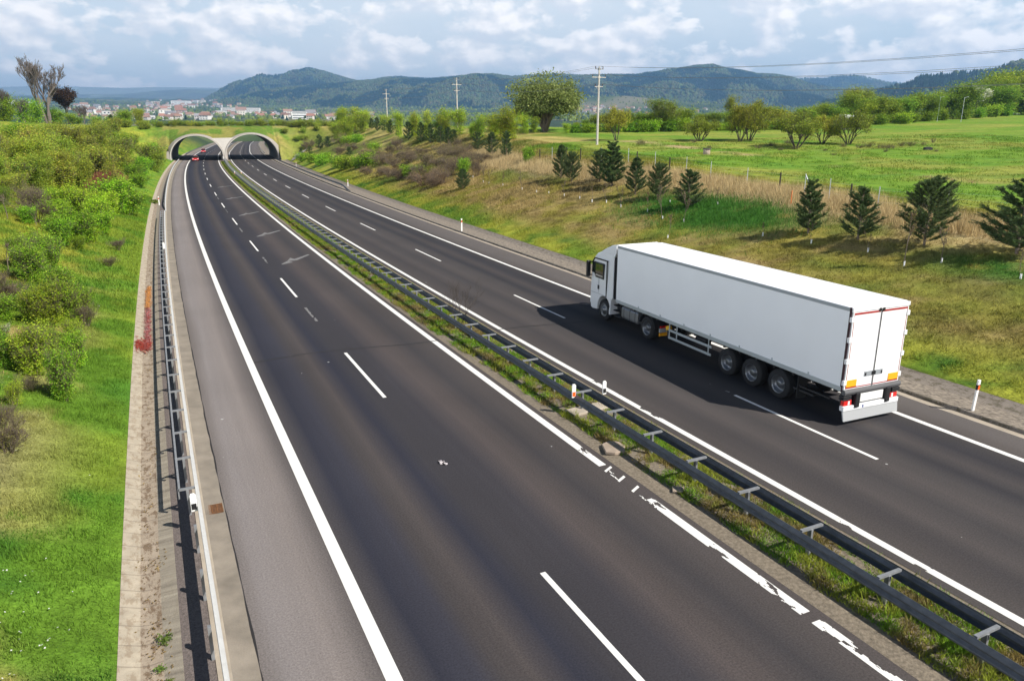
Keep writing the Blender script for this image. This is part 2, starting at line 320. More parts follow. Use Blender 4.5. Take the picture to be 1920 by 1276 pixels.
# ---------------------------------------------------------------- road
def road_material(name,stops,u0,u1,speck=.0,warm=.0):
    m=bpy.data.materials.new(name); m.use_nodes=True; t=m.node_tree; b=t.nodes['Principled BSDF']; b.inputs['Roughness'].default_value=.8; b.inputs['Specular IOR Level'].default_value=.2
    uv=t.nodes.new('ShaderNodeUVMap'); sp=t.nodes.new('ShaderNodeSeparateXYZ'); t.links.new(uv.outputs[0],sp.inputs[0])
    lowc=t.nodes.new('ShaderNodeCombineXYZ'); t.links.new(M('MULTIPLY',sp.outputs[0],1.1,None,t),lowc.inputs[0]); t.links.new(M('MULTIPLY',sp.outputs[1],.06,None,t),lowc.inputs[1])
    wob=M('MULTIPLY',M('SUBTRACT',noise(lowc.outputs[0],.8,4,.5,0,t),.5,None,t),.5,None,t)
    u=M('DIVIDE',M('SUBTRACT',M('ADD',sp.outputs[0],wob,None,t),u0,None,t),u1-u0,None,t)
    col=ramp(u,[((p-u0)/(u1-u0),c) for p,c in stops],t)
    st=t.nodes.new('ShaderNodeCombineXYZ'); t.links.new(M('MULTIPLY',sp.outputs[0],5.,None,t),st.inputs[0]); t.links.new(M('MULTIPLY',sp.outputs[1],.12,None,t),st.inputs[1])
    f=ramp(noise(st.outputs[0],1.,6,.6,0,t),[(.3,g(.95)),(.7,g(1.05))],t); col=mixc(1.,col,f,t,'MULTIPLY')
    big=ramp(noise(uv.outputs[0],.16,5,.6,0,t),[(.3,g(.93)),(.7,g(1.07))],t); col=mixc(1.,col,big,t,'MULTIPLY')
    gr=ramp(noise(uv.outputs[0],24.,4,.8,0,t),[(.3,g(.62)),(.7,g(1.4))],t); col=mixc(1.,col,gr,t,'MULTIPLY')
    v=t.nodes.new('ShaderNodeTexVoronoi'); v.inputs['Scale'].default_value=.9; v.inputs['Randomness'].default_value=1; t.links.new(uv.outputs[0],v.inputs['Vector'])
    pr=t.nodes.new('ShaderNodeSeparateColor'); t.links.new(v.outputs['Color'],pr.inputs[0])
    sk=M('MULTIPLY',M('LESS_THAN',v.outputs['Distance'],M('MULTIPLY',pr.outputs[0],.04,None,t),None,t),M('GREATER_THAN',pr.outputs[1],.35,None,t),None,t)
    col=mixc(M('MULTIPLY',sk,.8,None,t),col,(.5,.5,.48),t)
    t.links.new(col,b.inputs['Base Color'])
    bn=t.nodes.new('ShaderNodeBump'); bn.inputs['Strength'].default_value=.25; bn.inputs['Distance'].default_value=.01
    t.links.new(noise(uv.outputs[0],60.,3,.7,0,t),bn.inputs['Height']); t.links.new(bn.outputs[0],b.inputs['Normal'])
    return m
SHL=(0.2106,0.1895,0.1826); DK=(0.0270,0.0279,0.0395); DM=(0.0396,0.0369,0.0413); LB=(0.0522,0.0459,0.0459)
m_roadL=road_material('asphalt_left',[(-11.6,(0.1428,0.1247,0.1159)),(-11.2,SHL),(-10.4,(0.2113,0.1849,0.1720)),(-9.9,(0.1302,0.1148,0.1092)),(-9.45,(0.0714,0.0632,0.0622)),(-8.9,DK),(-8.2,(0.0378,0.0374,0.0487)),(-7.75,LB),(-7.35,(0.0672,0.0574,0.0554)),(-6.7,DK),(-6.1,DM),(-5.5,DM),(-4.9,(0.0420,0.0391,0.0445)),(-4.2,(0.0739,0.0615,0.0588)),(-3.7,(0.0672,0.0565,0.0538)),(-3.0,(0.0454,0.0416,0.0437)),(-2.3,(0.0630,0.0549,0.0529)),(-1.5,(0.0756,0.0649,0.0622))],-11.65,-1.45)
m_roadR=road_material('asphalt_right',[(1.4,(0.0726,0.0640,0.0607)),(2.2,(0.0660,0.0575,0.0548)),(3.0,(0.0495,0.0444,0.0449)),(3.7,(0.0700,0.0608,0.0581)),(4.6,(0.0495,0.0451,0.0455)),(5.3,(0.0693,0.0601,0.0574)),(6.2,(0.0561,0.0503,0.0495)),(6.8,(0.0330,0.0314,0.0350)),(7.5,(0.0581,0.0510,0.0495)),(8.2,(0.0330,0.0314,0.0356)),(9.0,(0.0462,0.0418,0.0416)),(9.5,(0.0825,0.0719,0.0660)),(10.3,(0.1089,0.0967,0.0911)),(11.4,(0.1188,0.1045,0.0977)),(13.6,(0.1122,0.0980,0.0924))],1.4,13.6)
m_conc=material('pale_concrete',(0.4048,0.3485,0.2772),.85,noise_amt=.22,noise_scale=2.2,bump=.4)
m_gutter=material('gutter_concrete',(0.3784,0.3223,0.2508),.85,noise_amt=.2,noise_scale=1.6)
m_gutter2=material('stained_gutter_concrete',(0.2376,0.2047,0.1628),.85,noise_amt=.3,noise_scale=1.3,bump=.4)
m_gravel=material('gravel',(0.1496,0.1220,0.1100),.95,noise_amt=.55,noise_scale=26.,bump=1.,bump_scale=40.)
m_gravelR=material('grey_gravel',(.22,.185,.145),.95,noise_amt=.75,noise_scale=7.,bump=1.,bump_scale=30.)
m_soil=material('median_soil',(.20,.165,.12),.95,noise_amt=.5,noise_scale=14.,bump=1.,bump_scale=30.)
m_dark=material('tar',(.02,.018,.018),.8)
m_white=material('road_paint',(.78,.77,.73),.6,noise_amt=.08,noise_scale=5.)
m_paint_old=material('faded_road_paint',(.19,.185,.18),.7,noise_amt=.5,noise_scale=9.)
# ditch concrete: slabs every 0.6 m across, brown debris
def slab_material(name,base,dirt,pitch,along=1.,dirt_amt=.55,stripe=.0):
    m=bpy.data.materials.new(name); m.use_nodes=True; t=m.node_tree; b=t.nodes['Principled BSDF']; b.inputs['Roughness'].default_value=.9
    uv=t.nodes.new('ShaderNodeUVMap'); sp=t.nodes.new('ShaderNodeSeparateXYZ'); t.links.new(uv.outputs[0],sp.inputs[0])
    fr=M('FRACT',M('DIVIDE',sp.outputs[1],pitch,None,t),None,None,t); jl=M('LESS_THAN',M('ABSOLUTE',M('SUBTRACT',fr,.5,None,t),None,None,t),.018/pitch,None,t)
    pn=noise(uv.outputs[0],3.2,6,.6,.2,t); col=mixc(1.,base,ramp(pn,[(.25,g(.78)),(.75,g(1.18))],t),t,'MULTIPLY')
    sc=t.nodes.new('ShaderNodeCombineXYZ'); t.links.new(M('MULTIPLY',sp.outputs[0],2.,None,t),sc.inputs[0]); t.links.new(M('MULTIPLY',sp.outputs[1],.9,None,t),sc.inputs[1])
    dn=ramp(noise(sc.outputs[0],2.6,10,.75,.1,t),[(.50,g(0)),(.57,g(1))],t); col=mixc(M('MULTIPLY',dn,dirt_amt,None,t),col,dirt,t)
    col=mixc(M('MULTIPLY',jl,.38,None,t),col,(.10,.08,.06),t)
    if stripe:
        s2=t.nodes.new('ShaderNodeCombineXYZ'); t.links.new(M('ADD',M('MULTIPLY',sp.outputs[0],1.6,None,t),M('MULTIPLY',sp.outputs[1],3.0,None,t),None,t),s2.inputs[0])
        col=mixc(stripe,col,ramp(noise(s2.outputs[0],1.6,4,.6,0,t),[(.35,(.17,.145,.11)),(.65,(.5,.44,.34))],t),t)
    t.links.new(col,b.inputs['Base Color']); bn=t.nodes.new('ShaderNodeBump'); bn.inputs['Strength'].default_value=.9; bn.inputs['Distance'].default_value=.02
    t.links.new(noise(uv.outputs[0],22.,5,.7,0,t),bn.inputs['Height']); t.links.new(bn.outputs[0],b.inputs['Normal'])
    return m
m_ditch=slab_material('ditch_slabs',(0.4136,0.3572,0.2728),(0.1760,0.1089,0.0528),.62,dirt_amt=.4)
m_ditchf=slab_material('ditch_floor_slabs',(0.3520,0.2875,0.2156),(0.1320,0.0828,0.0440),.62,dirt_amt=.8)
m_ditchr=slab_material('ditch_bank_slabs',(0.2992,0.2614,0.2068),(0.1408,0.1045,0.0616),.62,dirt_amt=.3,stripe=.55)
m_ditchR=slab_material('right_ditch_slabs',(0.2160,0.1845,0.1515),(0.0900,0.0765,0.0459),.5,dirt_amt=.85)
Sr=np.concatenate([np.arange(-70,130,1.),np.arange(130,700,3.)])
one=np.ones_like(Sr)
struct('road',loft('road',Sr,[(-11.62,0.),(-9.,0.),(-6.,0.),(-3.,0.),(-1.45,0.)],[m_roadL]))
KR=kR(Sr)
struct('road',loft('road_away',Sr,[(1.42,0.),(4.,0.),(7.,0.),(10.,0.),(KR-.34,0.)],[m_roadR]))
jit=(fbm(Sr*.9,Sr*0,5)-.5)*.03
struct('tar_joint',loft('tar_joint',np.arange(-60,200,.25),[(-11.625+(fbm(np.arange(-60,200,.25)*1.3,np.zeros(1040),5)-.5)*.05,.004),(-11.595+(fbm(np.arange(-60,200,.25)*1.1,np.zeros(1040),6)-.5)*.05,.004)],[m_dark]))
struct('gutter',loft('gutter',Sr,[(-12.07,.035),(-11.85,.0),(-11.62,.0)],[m_gutter2]))
struct('kerb_edge',loft('kerb_edge',Sr,[(-12.30,.045),(-12.07,.035)],[m_gutter]))
struct('gravel_verge',loft('gravel_verge',Sr,[(-12.82,.0),(-12.62,.03),(-12.42,.02),(-12.30,.03)],[m_gravel]))
struct('ditch_bank',loft('ditch_bank',Sr,[(-13.14,-.11),(-12.96,-.05),(-12.82,.0)],[m_ditchr]))
struct('drainage_ditch',loft('drainage_ditch',Sr,[(-13.52,-.11),(-13.34,-.13),(-13.14,-.11)],[m_ditchf]))
struct('ditch_side',loft('ditch_side',Sr,[(-13.875,.03),(-13.70,-.04),(-13.52,-.11)],[m_ditch]))
struct('gutter',loft('gutter_right',Sr,[(KR-.34,.0),(KR-.02,.0)],[m_gutter]))
struct('kerb',loft('kerb',Sr,[(KR-.02,.0),(KR,.1),(KR+.13,.1)],[m_ditchR]))
struct('gravel_verge',loft('gravel_verge_right',Sr,[(KR+.13,.08),(KR+.6,.05),(gR(Sr)-.75,.02)],[m_gravelR]))
struct('drainage_ditch',loft('drainage_ditch_right',Sr,[(gR(Sr)-.75,.02),(gR(Sr)-.55,-.04),(gR(Sr)+.02,.16)],[m_ditchR]))
struct('median_strip',loft('median_strip',Sr,[(-1.45,-.01),(-1.2,.03),(-.6,.07),(.4,.07),(1.2,.04),(1.42,-.01)],[m_soil]))
# painted lines
zp=.005
def line(o,w,s0,s1,name='edge_line',mat=None,step=1.):
    S=np.arange(s0,s1+.01,step) if s1-s0>step else np.array([s0,s1]); S[-1]=s1
    return loft(name,S,[(o-w/2,zp),(o+w/2,zp)],[mat or m_white])
def worn(name,o,w,s0,s1,amt,seed,mat=None,side=1):
    ds,do=.03,.018; S=np.arange(s0,s1,ds); nO=int(w/do); V=[];Fq=[]
    ii,jj=np.meshgrid(np.arange(len(S)),np.arange(nO),indexing='ij'); f=fbm(S[ii]*1.9,(jj*do)*6.,seed,4); e=(jj/(nO-1)); e=e if side>0 else 1-e
    edge=np.where(e>.5,(e-.5)*2,0)
    keep=f+(.0)-edge*.13*amt>(.28+.16*amt*(fbm(S[ii]*.35,S[ii]*0,seed+7)*1.8)); a=ii[keep];b=jj[keep]
    s0_=S[a];o0=o-w/2+b*do; q=[so2xy(s0_,o0),so2xy(s0_,o0+do),so2xy(s0_+ds,o0+do),so2xy(s0_+ds,o0)]
    V=np.stack([np.stack([x,y,np.full_like(x,zp)],-1) for x,y in q],1).reshape(-1,3); n=len(a)
    return np_mesh(name,V,np.arange(4*n).reshape(n,4),[mat or m_white])
struct('edge_line',line(-9.57,.27,-60,690)); 
struct('edge_line',line(-1.77,.25,34.6,690)); struct('edge_line',worn('worn_line',-1.77,.25,33.2,34.6,.5,61))
for k,(sa,sb,am) in enumerate(((22.,25.6,1.),(25.9,31.0,.9),(-20.,22.,.6))): struct('edge_line',worn('worn_line',-1.77,.26,sa,sb,am,62+k,side=-1 if k else 1))
for k,sa in enumerate((31.5,32.15,32.8)):
    x,y=so2xy(np.array([sa,sa+.1,sa+.28,sa+.18]),np.array([-1.92,-1.92,-1.60,-1.60]))
    struct('edge_line',np_mesh('line_rest',np.stack([x,y,np.full(4,zp)],-1),[[3,2,1,0]],[m_white]))
struct('edge_line',worn('worn_specks',-1.77,.25,31.0,33.2,1.75,71))
struct('edge_line',line(1.77,.22,39.5,690)); struct('edge_line',worn('worn_line',1.77,.22,34.,39.5,.75,66)); struct('edge_line',line(1.77,.22,28.2,34.)); struct('edge_line',worn('worn_line',1.77,.22,25.,28.2,.6,67)); struct('edge_line',line(1.77,.22,-60,25.))
struct('edge_line',line(9.24,.22,-60,690))
for k in range(-3,26):
    s1=29.36+17.75*k; struct('lane_dash',line(-5.76,.13,s1-5.95,s1,'lane_dash'))
    s1=36.0+18.2*k; struct('lane_dash',line(5.55,.13,s1-5.9,s1,'lane_dash'))
for sa,sb,am in ((53.0,56.1,.8),(70.9,73.6,.9),(88.6,91.6,1.),(106.5,109.5,1.),(124,127,.9)):
    struct('faded_dash',worn('faded_dash',-5.78,.14,sa,sb,am,int(sa),m_paint_old))
struct('faded_dash',worn('faded_dash',5.6,.14,36.3,37.6,1.4,91,m_paint_old))
for sa in (70.5,85.5,103.,124.,146.):   # scrubbed-off arrows in the inner lane
    V=[];Fq=[]
    for (a,b) in (((-4.75,0.),(-2.55,2.3)),((-4.1,-.2),(-2.9,.95)),((-3.9,1.4),(-3.3,1.95))):
        pass
    P=[(-4.9,-.5),(-4.1,.0),(-4.3,.45),(-3.7,.55),(-2.45,2.1),(-2.55,2.3),(-3.8,1.0),(-4.0,1.5),(-4.35,.6),(-5.0,-.4)]
    x,y=so2xy(np.array([sa+p[1]*1.3 for p in P]),np.array([p[0] for p in P]))
    struct('faded_arrow',np_mesh('faded_arrow',np.stack([x,y,np.full(len(P),zp)],-1),[list(range(len(P)))[::-1]],[m_paint_old]))
for k,(oa,ob) in enumerate(((-9.4,-1.5),(1.5,9.1))):
    n=60; o=np.linspace(oa,ob,n); s=47.45+.25*np.sin(o*.7)+(fbm(o*3,o*0,8)-.5)*.06; wd=.05
    x0,y0=so2xy(s-wd,o);x1,y1=so2xy(s+wd,o)
    V=np.concatenate([np.stack([x0,y0,np.full(n,.0055)],-1),np.stack([x1,y1,np.full(n,.0055)],-1)]); i=np.arange(n-1)
    struct('tar_seam',np_mesh('tar_seam',V,np.stack([i,i+1,n+i+1,n+i],-1),[m_dark]))
# ---------------------------------------------------------------- guardrails
m_zinc=material('weathered_zinc',(.08,.09,.105),.45,.25,noise_amt=.35,noise_scale=6.)
m_zinc2=material('dull_zinc',(.26,.27,.28),.55,.3,noise_amt=.2,noise_scale=9.)
def wbeam(name,S,o,face,parent,zt=.75,end_drop=0,shift=None):
    """W profile, face=+1 bulges to +o"""
    P=[(0,0),(.012,-.02),(.075,-.055),(.082,-.085),(.075,-.115),(.0,-.145),(.0,-.165),(.075,-.195),(.082,-.225),(.075,-.255),(.012,-.29),(0,-.31)]
    pr=P+[(a-.008,b) for a,b in P[::-1]]; pr.append(pr[0])
    z=np.full_like(S,zt)
    if end_drop: z=z-.62*(1-sstep(0,7,np.minimum(np.abs(S-S[0]),np.abs(S-S[-1])+ (1e9 if end_drop==1 else 0))))
    if end_drop==2: z=np.full_like(S,zt)-.62*(1-sstep(0,7,np.abs(S-S[-1])))
    me=loft(name,S,[(o+face*a+(0 if shift is None else shift),z+b) for a,b in pr],[m_zinc],smooth=False)
    return link(name,me,parent)
pm=MB(); pm.box(-.03,.03,-.05,.05,-.72,0); PM=pm.build('post_src',m_zinc2); POST=PM.data; bpy.data.objects.remove(PM)
sm_=MB(); sm_.box(-.30,.34,-.035,.035,-.05,0); sm_.box(-.02,.02,-.05,.05,-.16,-.05); x=sm_.build('bar_src',m_zinc2,bevel=0); BAR=x.data; bpy.data.objects.remove(x)
sm_=MB(); sm_.box(-.18,.20,-.03,.03,-.05,0); sm_.box(-.19,-.16,-.03,.03,-.25,0); x=sm_.build('bar_src',m_zinc2); BARS=x.data; bpy.data.objects.remove(x)
def head(s): 
    tx=float(np.interp(s,RS,RT[:,0])); ty=float(np.interp(s,RS,RT[:,1])); return math.atan2(ty,tx)-math.pi/2
def rail_item(name,me,s,o,z,parent,rz=0,**p):
    x,y=so2xy(s,o); q=link(name,me,parent,**p); q.location=(float(x),float(y),z); q.rotation_euler=(0,0,head(s)+rz); return q
def merged(name,src,places,mat,parent,**p):
    V=[];F4=[]; b=0; v0=np.array([v.co[:] for v in src.vertices]); f0=np.array([list(q.vertices) for q in src.polygons])
    for s,o,z in places:
        x,y=so2xy(s,o); a=head(s); c,n=math.cos(a),math.sin(a); V.append(np.stack([v0[:,0]*c-v0[:,1]*n+x,v0[:,0]*n+v0[:,1]*c+y,v0[:,2]+z],-1)); F4.append(f0+b); b+=len(v0)
    return link(name,np_mesh(name,np.concatenate(V),np.concatenate(F4),[mat]),parent,**p)
gm=thing('guardrail','long double sided steel guardrail on the grassy median between the two carriageways','guardrail',group=None)
Sm=np.concatenate([np.arange(-60,130,.97),np.arange(130,252,1.9)])
wbeam('rail',Sm,-.56,-1,gm); wbeam('rail',Sm,.20,1,gm)
ks=[23.45+1.93*k for k in range(-12,118)]
near=[s for s in ks if s>17][:98]; rest=[s for s in ks if s not in near and s<250]
for s in near:
    rail_item('spacer_bar',BAR,s,-.2,.755,gm); rail_item('post',POST,s,-.2,.71,gm)
gm2=[s for s in rest]
merged('post',POST,[(s,-.2,.71) for s in gm2],m_zinc2,gm,kind='stuff'); merged('spacer_bar',BAR,[(s,-.2,.755) for s in gm2],m_zinc2,gm,kind='stuff')
gl=thing('guardrail','ladder-like double steel guardrail beside the left shoulder and concrete ditch','guardrail')
m_railw=material('bleached_zinc',(.62,.62,.60),.45,.2,noise_amt=.1,noise_scale=8.)
SL=np.arange(-60,104.5,.95); w_=wbeam('rail',SL,-12.22,1,gl); w_.data.materials[0]=m_railw
SBk=np.arange(35.26,104.5,.95); link('back_rail',loft('back_rail',SBk,[(-12.60,.75),(-12.55,.75),(-12.55,.68),(-12.60,.68),(-12.60,.75)],[m_zinc2]),gl)
for k in range(-14,37):
    s=35.26+1.9*k
    if s>=35: rail_item('spacer_bar',BARS,s,-12.42,.745,gl)
    rail_item('post',POST,s,-12.40 if s>35 else -12.33,.70,gl)
gf=thing('guardrail','single steel guardrail curving to the tunnel along the far left shoulder','guardrail')
SF=np.arange(110,252,1.9); w_=wbeam('rail',SF,-12.2,1,gf,end_drop=1); w_.data.materials[0]=m_railw
for s in np.arange(114,250,3.8): rail_item('post',POST,s,-12.32,.70,gf)
gr=thing('guardrail','dark steel guardrail along the right shoulder before the tunnel','guardrail')
SRr=np.arange(129,252,1.9); wbeam('rail',SRr,kR(SRr)[0]+.35+np.zeros_like(SRr)*0,-1,gr,end_drop=1,shift=kR(SRr)-kR(SRr)[0])
for s in np.arange(133,250,3.8): rail_item('post',POST,s,float(kR(s))+.45,.70,gr)
gb=thing('guardrail','steel guardrail seen through the left tunnel arch beyond it','guardrail')
SB=np.arange(300,560,6.); wbeam('rail',SB,-12.2,1,gb)
for s in np.arange(302,420,8.): rail_item('post',POST,s,-12.32,.70,gb)
gc=thing('guardrail','steel guardrail on the median seen through the right tunnel arch','guardrail')
wbeam('rail',SB,-.2,1,gc)
for s in np.arange(302,420,8.): rail_item('post',POST,s,-.3,.70,gc)
ge=thing('guardrail','steel guardrail on the outer edge seen through the right tunnel arch','guardrail')
wbeam('rail',SB,13.7,-1,ge)
for s in np.arange(302,420,8.): rail_item('post',POST,s,13.8,.70,ge)
# ---------------------------------------------------------------- marker posts, drain, litter
m_plastic=material('white_plastic',(.82,.82,.80),.4); m_black=material('black_plastic',(.015,.015,.017),.4); m_orange=material('orange_reflector',(.85,.13,.02),.35)
def marker(s,o,label,h=1.05,z=.05,lean=0.,refl=m_orange):
    x,y=so2xy(s,o); t=thing('marker_post',label,'marker post',(float(x),float(y),z),head(s)); t.rotation_euler=(R(lean),R(-lean*.6),head(s))
    b=MB(); b.prism([(-.06,-.045),(.06,-.045),(.065,0),(.0,.05),(-.065,0)],0,h,'z'); b.build('post_body',m_plastic,t,.008)
    b=MB(); b.prism([(-.067,-.051),(.067,-.051),(.073,0),(.0,.058),(-.073,0)],h-.34,h-.16,'z'); b.build('black_band',m_black,t)
    b=MB(); b.box(-.045,.045,-.060,-.049,h-.33,h-.18); b.build('reflector',refl,t)
    return t
marker(31.25,11.55,'white marker post with orange reflector on the gravel behind the lorry',1.12,.05,3)
marker(80.4,12.5,'white marker post on the right verge between the lorry and the tunnel',1.15)
marker(139.,14.6,'small white marker post at the near end of the far right guardrail')
marker(118.,-12.9,'small white marker post beside the far left guardrail gap')
marker(208.,15.3,'tiny white marker post far along the right guardrail')
def rail_marker(s,o,label,z,refl,h=.42):
    x,y=so2xy(s,o); t=thing('rail_marker',label,'marker',(float(x),float(y),z),head(s))
    b=MB(); b.prism([(-.07,-.02),(.07,-.02),(.07,.02),(-.07,.02)],0,h,'z'); b.prism([(-.07,h),(.07,h),(.03,h+.05),(-.05,h+.05)],-.02,.02,'y'); b.build('plate',m_plastic,t,.006)
    b=MB(); b.box(-.055,.055,-.026,-.02,.05,.2); b.build('reflector',refl,t)
rail_marker(36.75,-.66,'white marker with orange reflector on the near median guardrail',.66,m_orange)
rail_marker(36.6,.42,'white marker with black band on the far median guardrail',.66,m_black)
rail_marker(34.2,-12.3,'white marker with black frame clipped on the left guardrail',.62,m_black,.4)
rail_marker(76.,-12.3,'small white marker on the distant part of the ladder guardrail',.7,m_plastic)
rail_marker(246.,-.5,'white marker plate on the median rail end at the tunnel pier',.7,m_plastic,.7)
rail_marker(171.,-.7,'tiny white marker far up the median guardrail, nearer of two',.7,m_orange)
rail_marker(171.,.5,'tiny white marker far up the median guardrail, beside the right carriageway',.7,m_orange)
m_rust=material('rusty_iron',(.22,.10,.04),.8,.3,noise_amt=.4,noise_scale=20.)
x,y=so2xy(35.3,-11.84); t=thing('drain_grate','rusty square drain grate in the gutter of the left shoulder','drain grate',(float(x),float(y),.006),head(35.3))
b=MB(); b.box(-.19,.19,-.24,.24,0,.006); b.build('frame_pit',m_dark,t)
b=MB()
for k in range(4): b.box(-.19+k*.12,-.17+k*.12,-.24,.24,.006,.02)
for k in range(8): b.box(-.19,.19,-.24+k*.066,-.215+k*.066,.006,.016)
b.build('bars',m_rust,t)
m_slab=material('old_concrete_slab',(.34,.27,.21),.9,noise_amt=.25,noise_scale=5.,bump=.5)
x,y=so2xy(33.9,-.95); b=MB(); b.prism([(-.28,-.34),(-.02,-.42),(.28,-.30),(.34,.05),(.2,.36),(-.1,.44),(-.33,.2)],0,.1,'z'); o=b.build('cover_slab',m_slab,None,.02,(float(x),float(y),.04)); tag(o,'round brown concrete cover slab in the median grass','cover slab')
x,y=so2xy(36.9,-.05); b=MB(); b.box(-.72,.78,-.28,.28,0,.09); o=b.build('channel_slab',m_conc,None,.02,(float(x),float(y),.05)); o.rotation_euler=(0,0,head(37)+.1); tag(o,'pale concrete channel slab under the median guardrail','slab')
x,y=so2xy(31.0,-.9); b=MB(); b.prism([(-.15,-.12),(.12,-.15),(.2,.1),(-.1,.16)],0,.06,'z'); o=b.build('stone',m_slab,None,.02,(float(x),float(y),.06)); tag(o,'small flat stone in the median beside the near rail','stone')
x,y=so2xy(35.31,-5.79)
rr=random.Random(3); b=MB()
for k in range(9):
    cx_,cy_=rr.uniform(-.13,.13),rr.uniform(-.09,.09); a=rr.uniform(0,6.28); w_,h_=rr.uniform(.03,.06),rr.uniform(.02,.04)
    P=[Vector((cx_+math.cos(a)*i*w_-math.sin(a)*j*h_,cy_+math.sin(a)*i*w_+math.cos(a)*j*h_,.012+rr.uniform(0,.05))) for i,j in ((-1,-1),(1,-1),(1,1),(-1,1))]
    b.add([(*p[:2],.006+.0) for p in P]+[tuple(p) for p in P],[(0,3,2,1),(4,5,6,7),(0,1,5,4),(1,2,6,5),(2,3,7,6),(3,0,4,7)],k%3==0)
o=b.build('litter_scrap',[material('pale_rag',(.6,.55,.56),.9),m_dark],None,0,(float(x),float(y),0)); tag(o,'crumpled pale scrap of litter on the left carriageway','litter')
# red safety netting lying in the ditch
rng=np.random.default_rng(2); n=1500; s=rng.uniform(51.5,66,n); o=-13.33+rng.normal(0,.07,n); k=rng.random(n)<.28; s=np.where(k,rng.normal(52.3,.55,n),s); o=np.where(k,rng.uniform(-13.8,-13.2,n),o)
zb=np.interp(o,[-13.875,-13.52,-13.14,-12.82],[.03,-.11,-.11,0])+rng.uniform(.01,.07,n); x,y=so2xy(s,o)
ang=rng.uniform(0,6.28,n); l=rng.uniform(.04,.13,n); w=rng.uniform(.008,.02,n); dx,dy=np.cos(ang),np.sin(ang); dz=rng.uniform(-.2,.3,n)
cc=np.stack([x,y,zb],-1); A=np.stack([dx,dy,dz],-1)*l[:,None]; B_=np.stack([-dy,dx,0*dx],-1)*w[:,None]
V=np.stack([cc-A-B_,cc+A-B_,cc+A+B_,cc-A+B_],1).reshape(-1,3); cl=mixn(np.array((.33,.05,.03)),np.array((.45,.22,.22)),np.where(k,.0,rng.random(n))); cl=np.where((s>60)[:,None],np.array((.6,.26,.07)),cl); cl=np.repeat(cl,4,0)
m_net=attr_material('netting_plastic',.6,0,0)
o=link('safety_netting',np_mesh('safety_netting',V,np.arange(4*n).reshape(n,4),[m_net],col=cl)); tag(o,'long tangle of red and orange safety netting lying in the concrete ditch','netting')
# ---------------------------------------------------------------- wildlife overpass
m_arch=material('arch_concrete',(0.3240,0.2925,0.2616),.8,noise_amt=.12,noise_scale=.8)
m_barrel=material('barrel_lining',(.33,.32,.31),.85,noise_amt=.2,noise_scale=.6)
m_fair=material('light_arch_edge',(0.5280,0.4966,0.4576),.7,noise_amt=.08,noise_scale=1.)
SF0=253.5;SF1=298.
ov=thing('wildlife_overpass','grass covered twin arch wildlife overpass of pale concrete spanning both carriageways','bridge',(0,0,0))
def arch_curve(oc,a,hh,n=40,tuck=.16):
    th=np.linspace(math.pi+tuck,-tuck,n); z0=hh*math.sin(tuck)*1.; zt=hh+0.; return oc+a*np.cos(th)/1.,z0*.0+np.maximum((np.sin(th)+math.sin(tuck))/(1+math.sin(tuck))*zt,0.)-.02
ARCH=((-7.35,7.0,7.0),(7.75,7.35,7.35))
def ring(rows,mat,name,parent):
    """rows: list of (s, o array, z array)"""
    V=[]
    for s,o,z in rows:
        x,y=so2xy(np.full_like(o,s) if np.isscalar(s) else s,o); V.append(np.stack([x,y,z],-1))
    V=np.concatenate(V); return link(name,np_mesh(name,V,grid_faces(len(rows),len(rows[0][1])),[mat],smooth=True),parent)
for oc,a,hh in ARCH:
    oi,zi=arch_curve(oc,a,hh); om,zm=arch_curve(oc,a+.22,hh+.18,tuck=.16); ox,zx=arch_curve(oc,a+.6,hh+.42,tuck=.14); od,zd=arch_curve(oc,a+1.3,hh+.55,tuck=.14)
    ring([(s,oi,zi) for s in np.linspace(SF0,SF1,12)],m_barrel,'tunnel_lining',ov)
    ring([(SF0,oi,zi),(SF0-.05,om,zm)],m_fair,'arch_rim',ov)
    ring([(SF0-.05,om,zm),(SF0+.25,ox,zx),(SF0+1.6,od,zd)],m_arch,'arch_collar',ov)
    ring([(SF1,oi,zi),(SF1+.05,ox,zx),(SF1-1.5,od,zd)],m_arch,'arch_collar',ov)
b=MB()
def V3(s,o,z): x,y=so2xy(s,o); return (float(x),float(y),z)
b.hexa([V3(SF0+.08,-.42,-.05),V3(SF0+.08,.46,-.05),V3(SF0+2,.46,-.05),V3(SF0+2,-.42,-.05),V3(SF0+.08,-.42,3.0),V3(SF0+.08,.46,3.0),V3(SF0+2,.46,3.0),V3(SF0+2,-.42,3.0)])
b.hexa([V3(SF0+.12,-.42,3.0),V3(SF0+.12,.46,3.0),V3(SF0+2,.46,3.0),V3(SF0+2,-.42,3.0),V3(SF0+.35,-3.1,6.3),V3(SF0+.35,3.3,6.4),V3(SF0+2,3.3,6.4),V3(SF0+2,-3.1,6.3)])
b.build('centre_pier',m_fair,ov,.05)
for sg,o0 in ((-1,-14.75),(1,15.6)):
    b=MB(); b.hexa([V3(SF0-.4,o0,-.1),V3(SF0-.4,o0+sg*1.6,-.1),V3(SF0+1.6,o0+sg*2.6,-.1),V3(SF0+1.6,o0,-.1),V3(SF0+.3,o0-sg*.1,2.6 if sg<0 else 1.6),V3(SF0+.3,o0+sg*.7,2.4 if sg<0 else 1.4),V3(SF0+2.4,o0+sg*1.3,2.9),V3(SF0+2.4,o0,3.0)])
    b.build('wing_wall',m_arch,ov,.05)
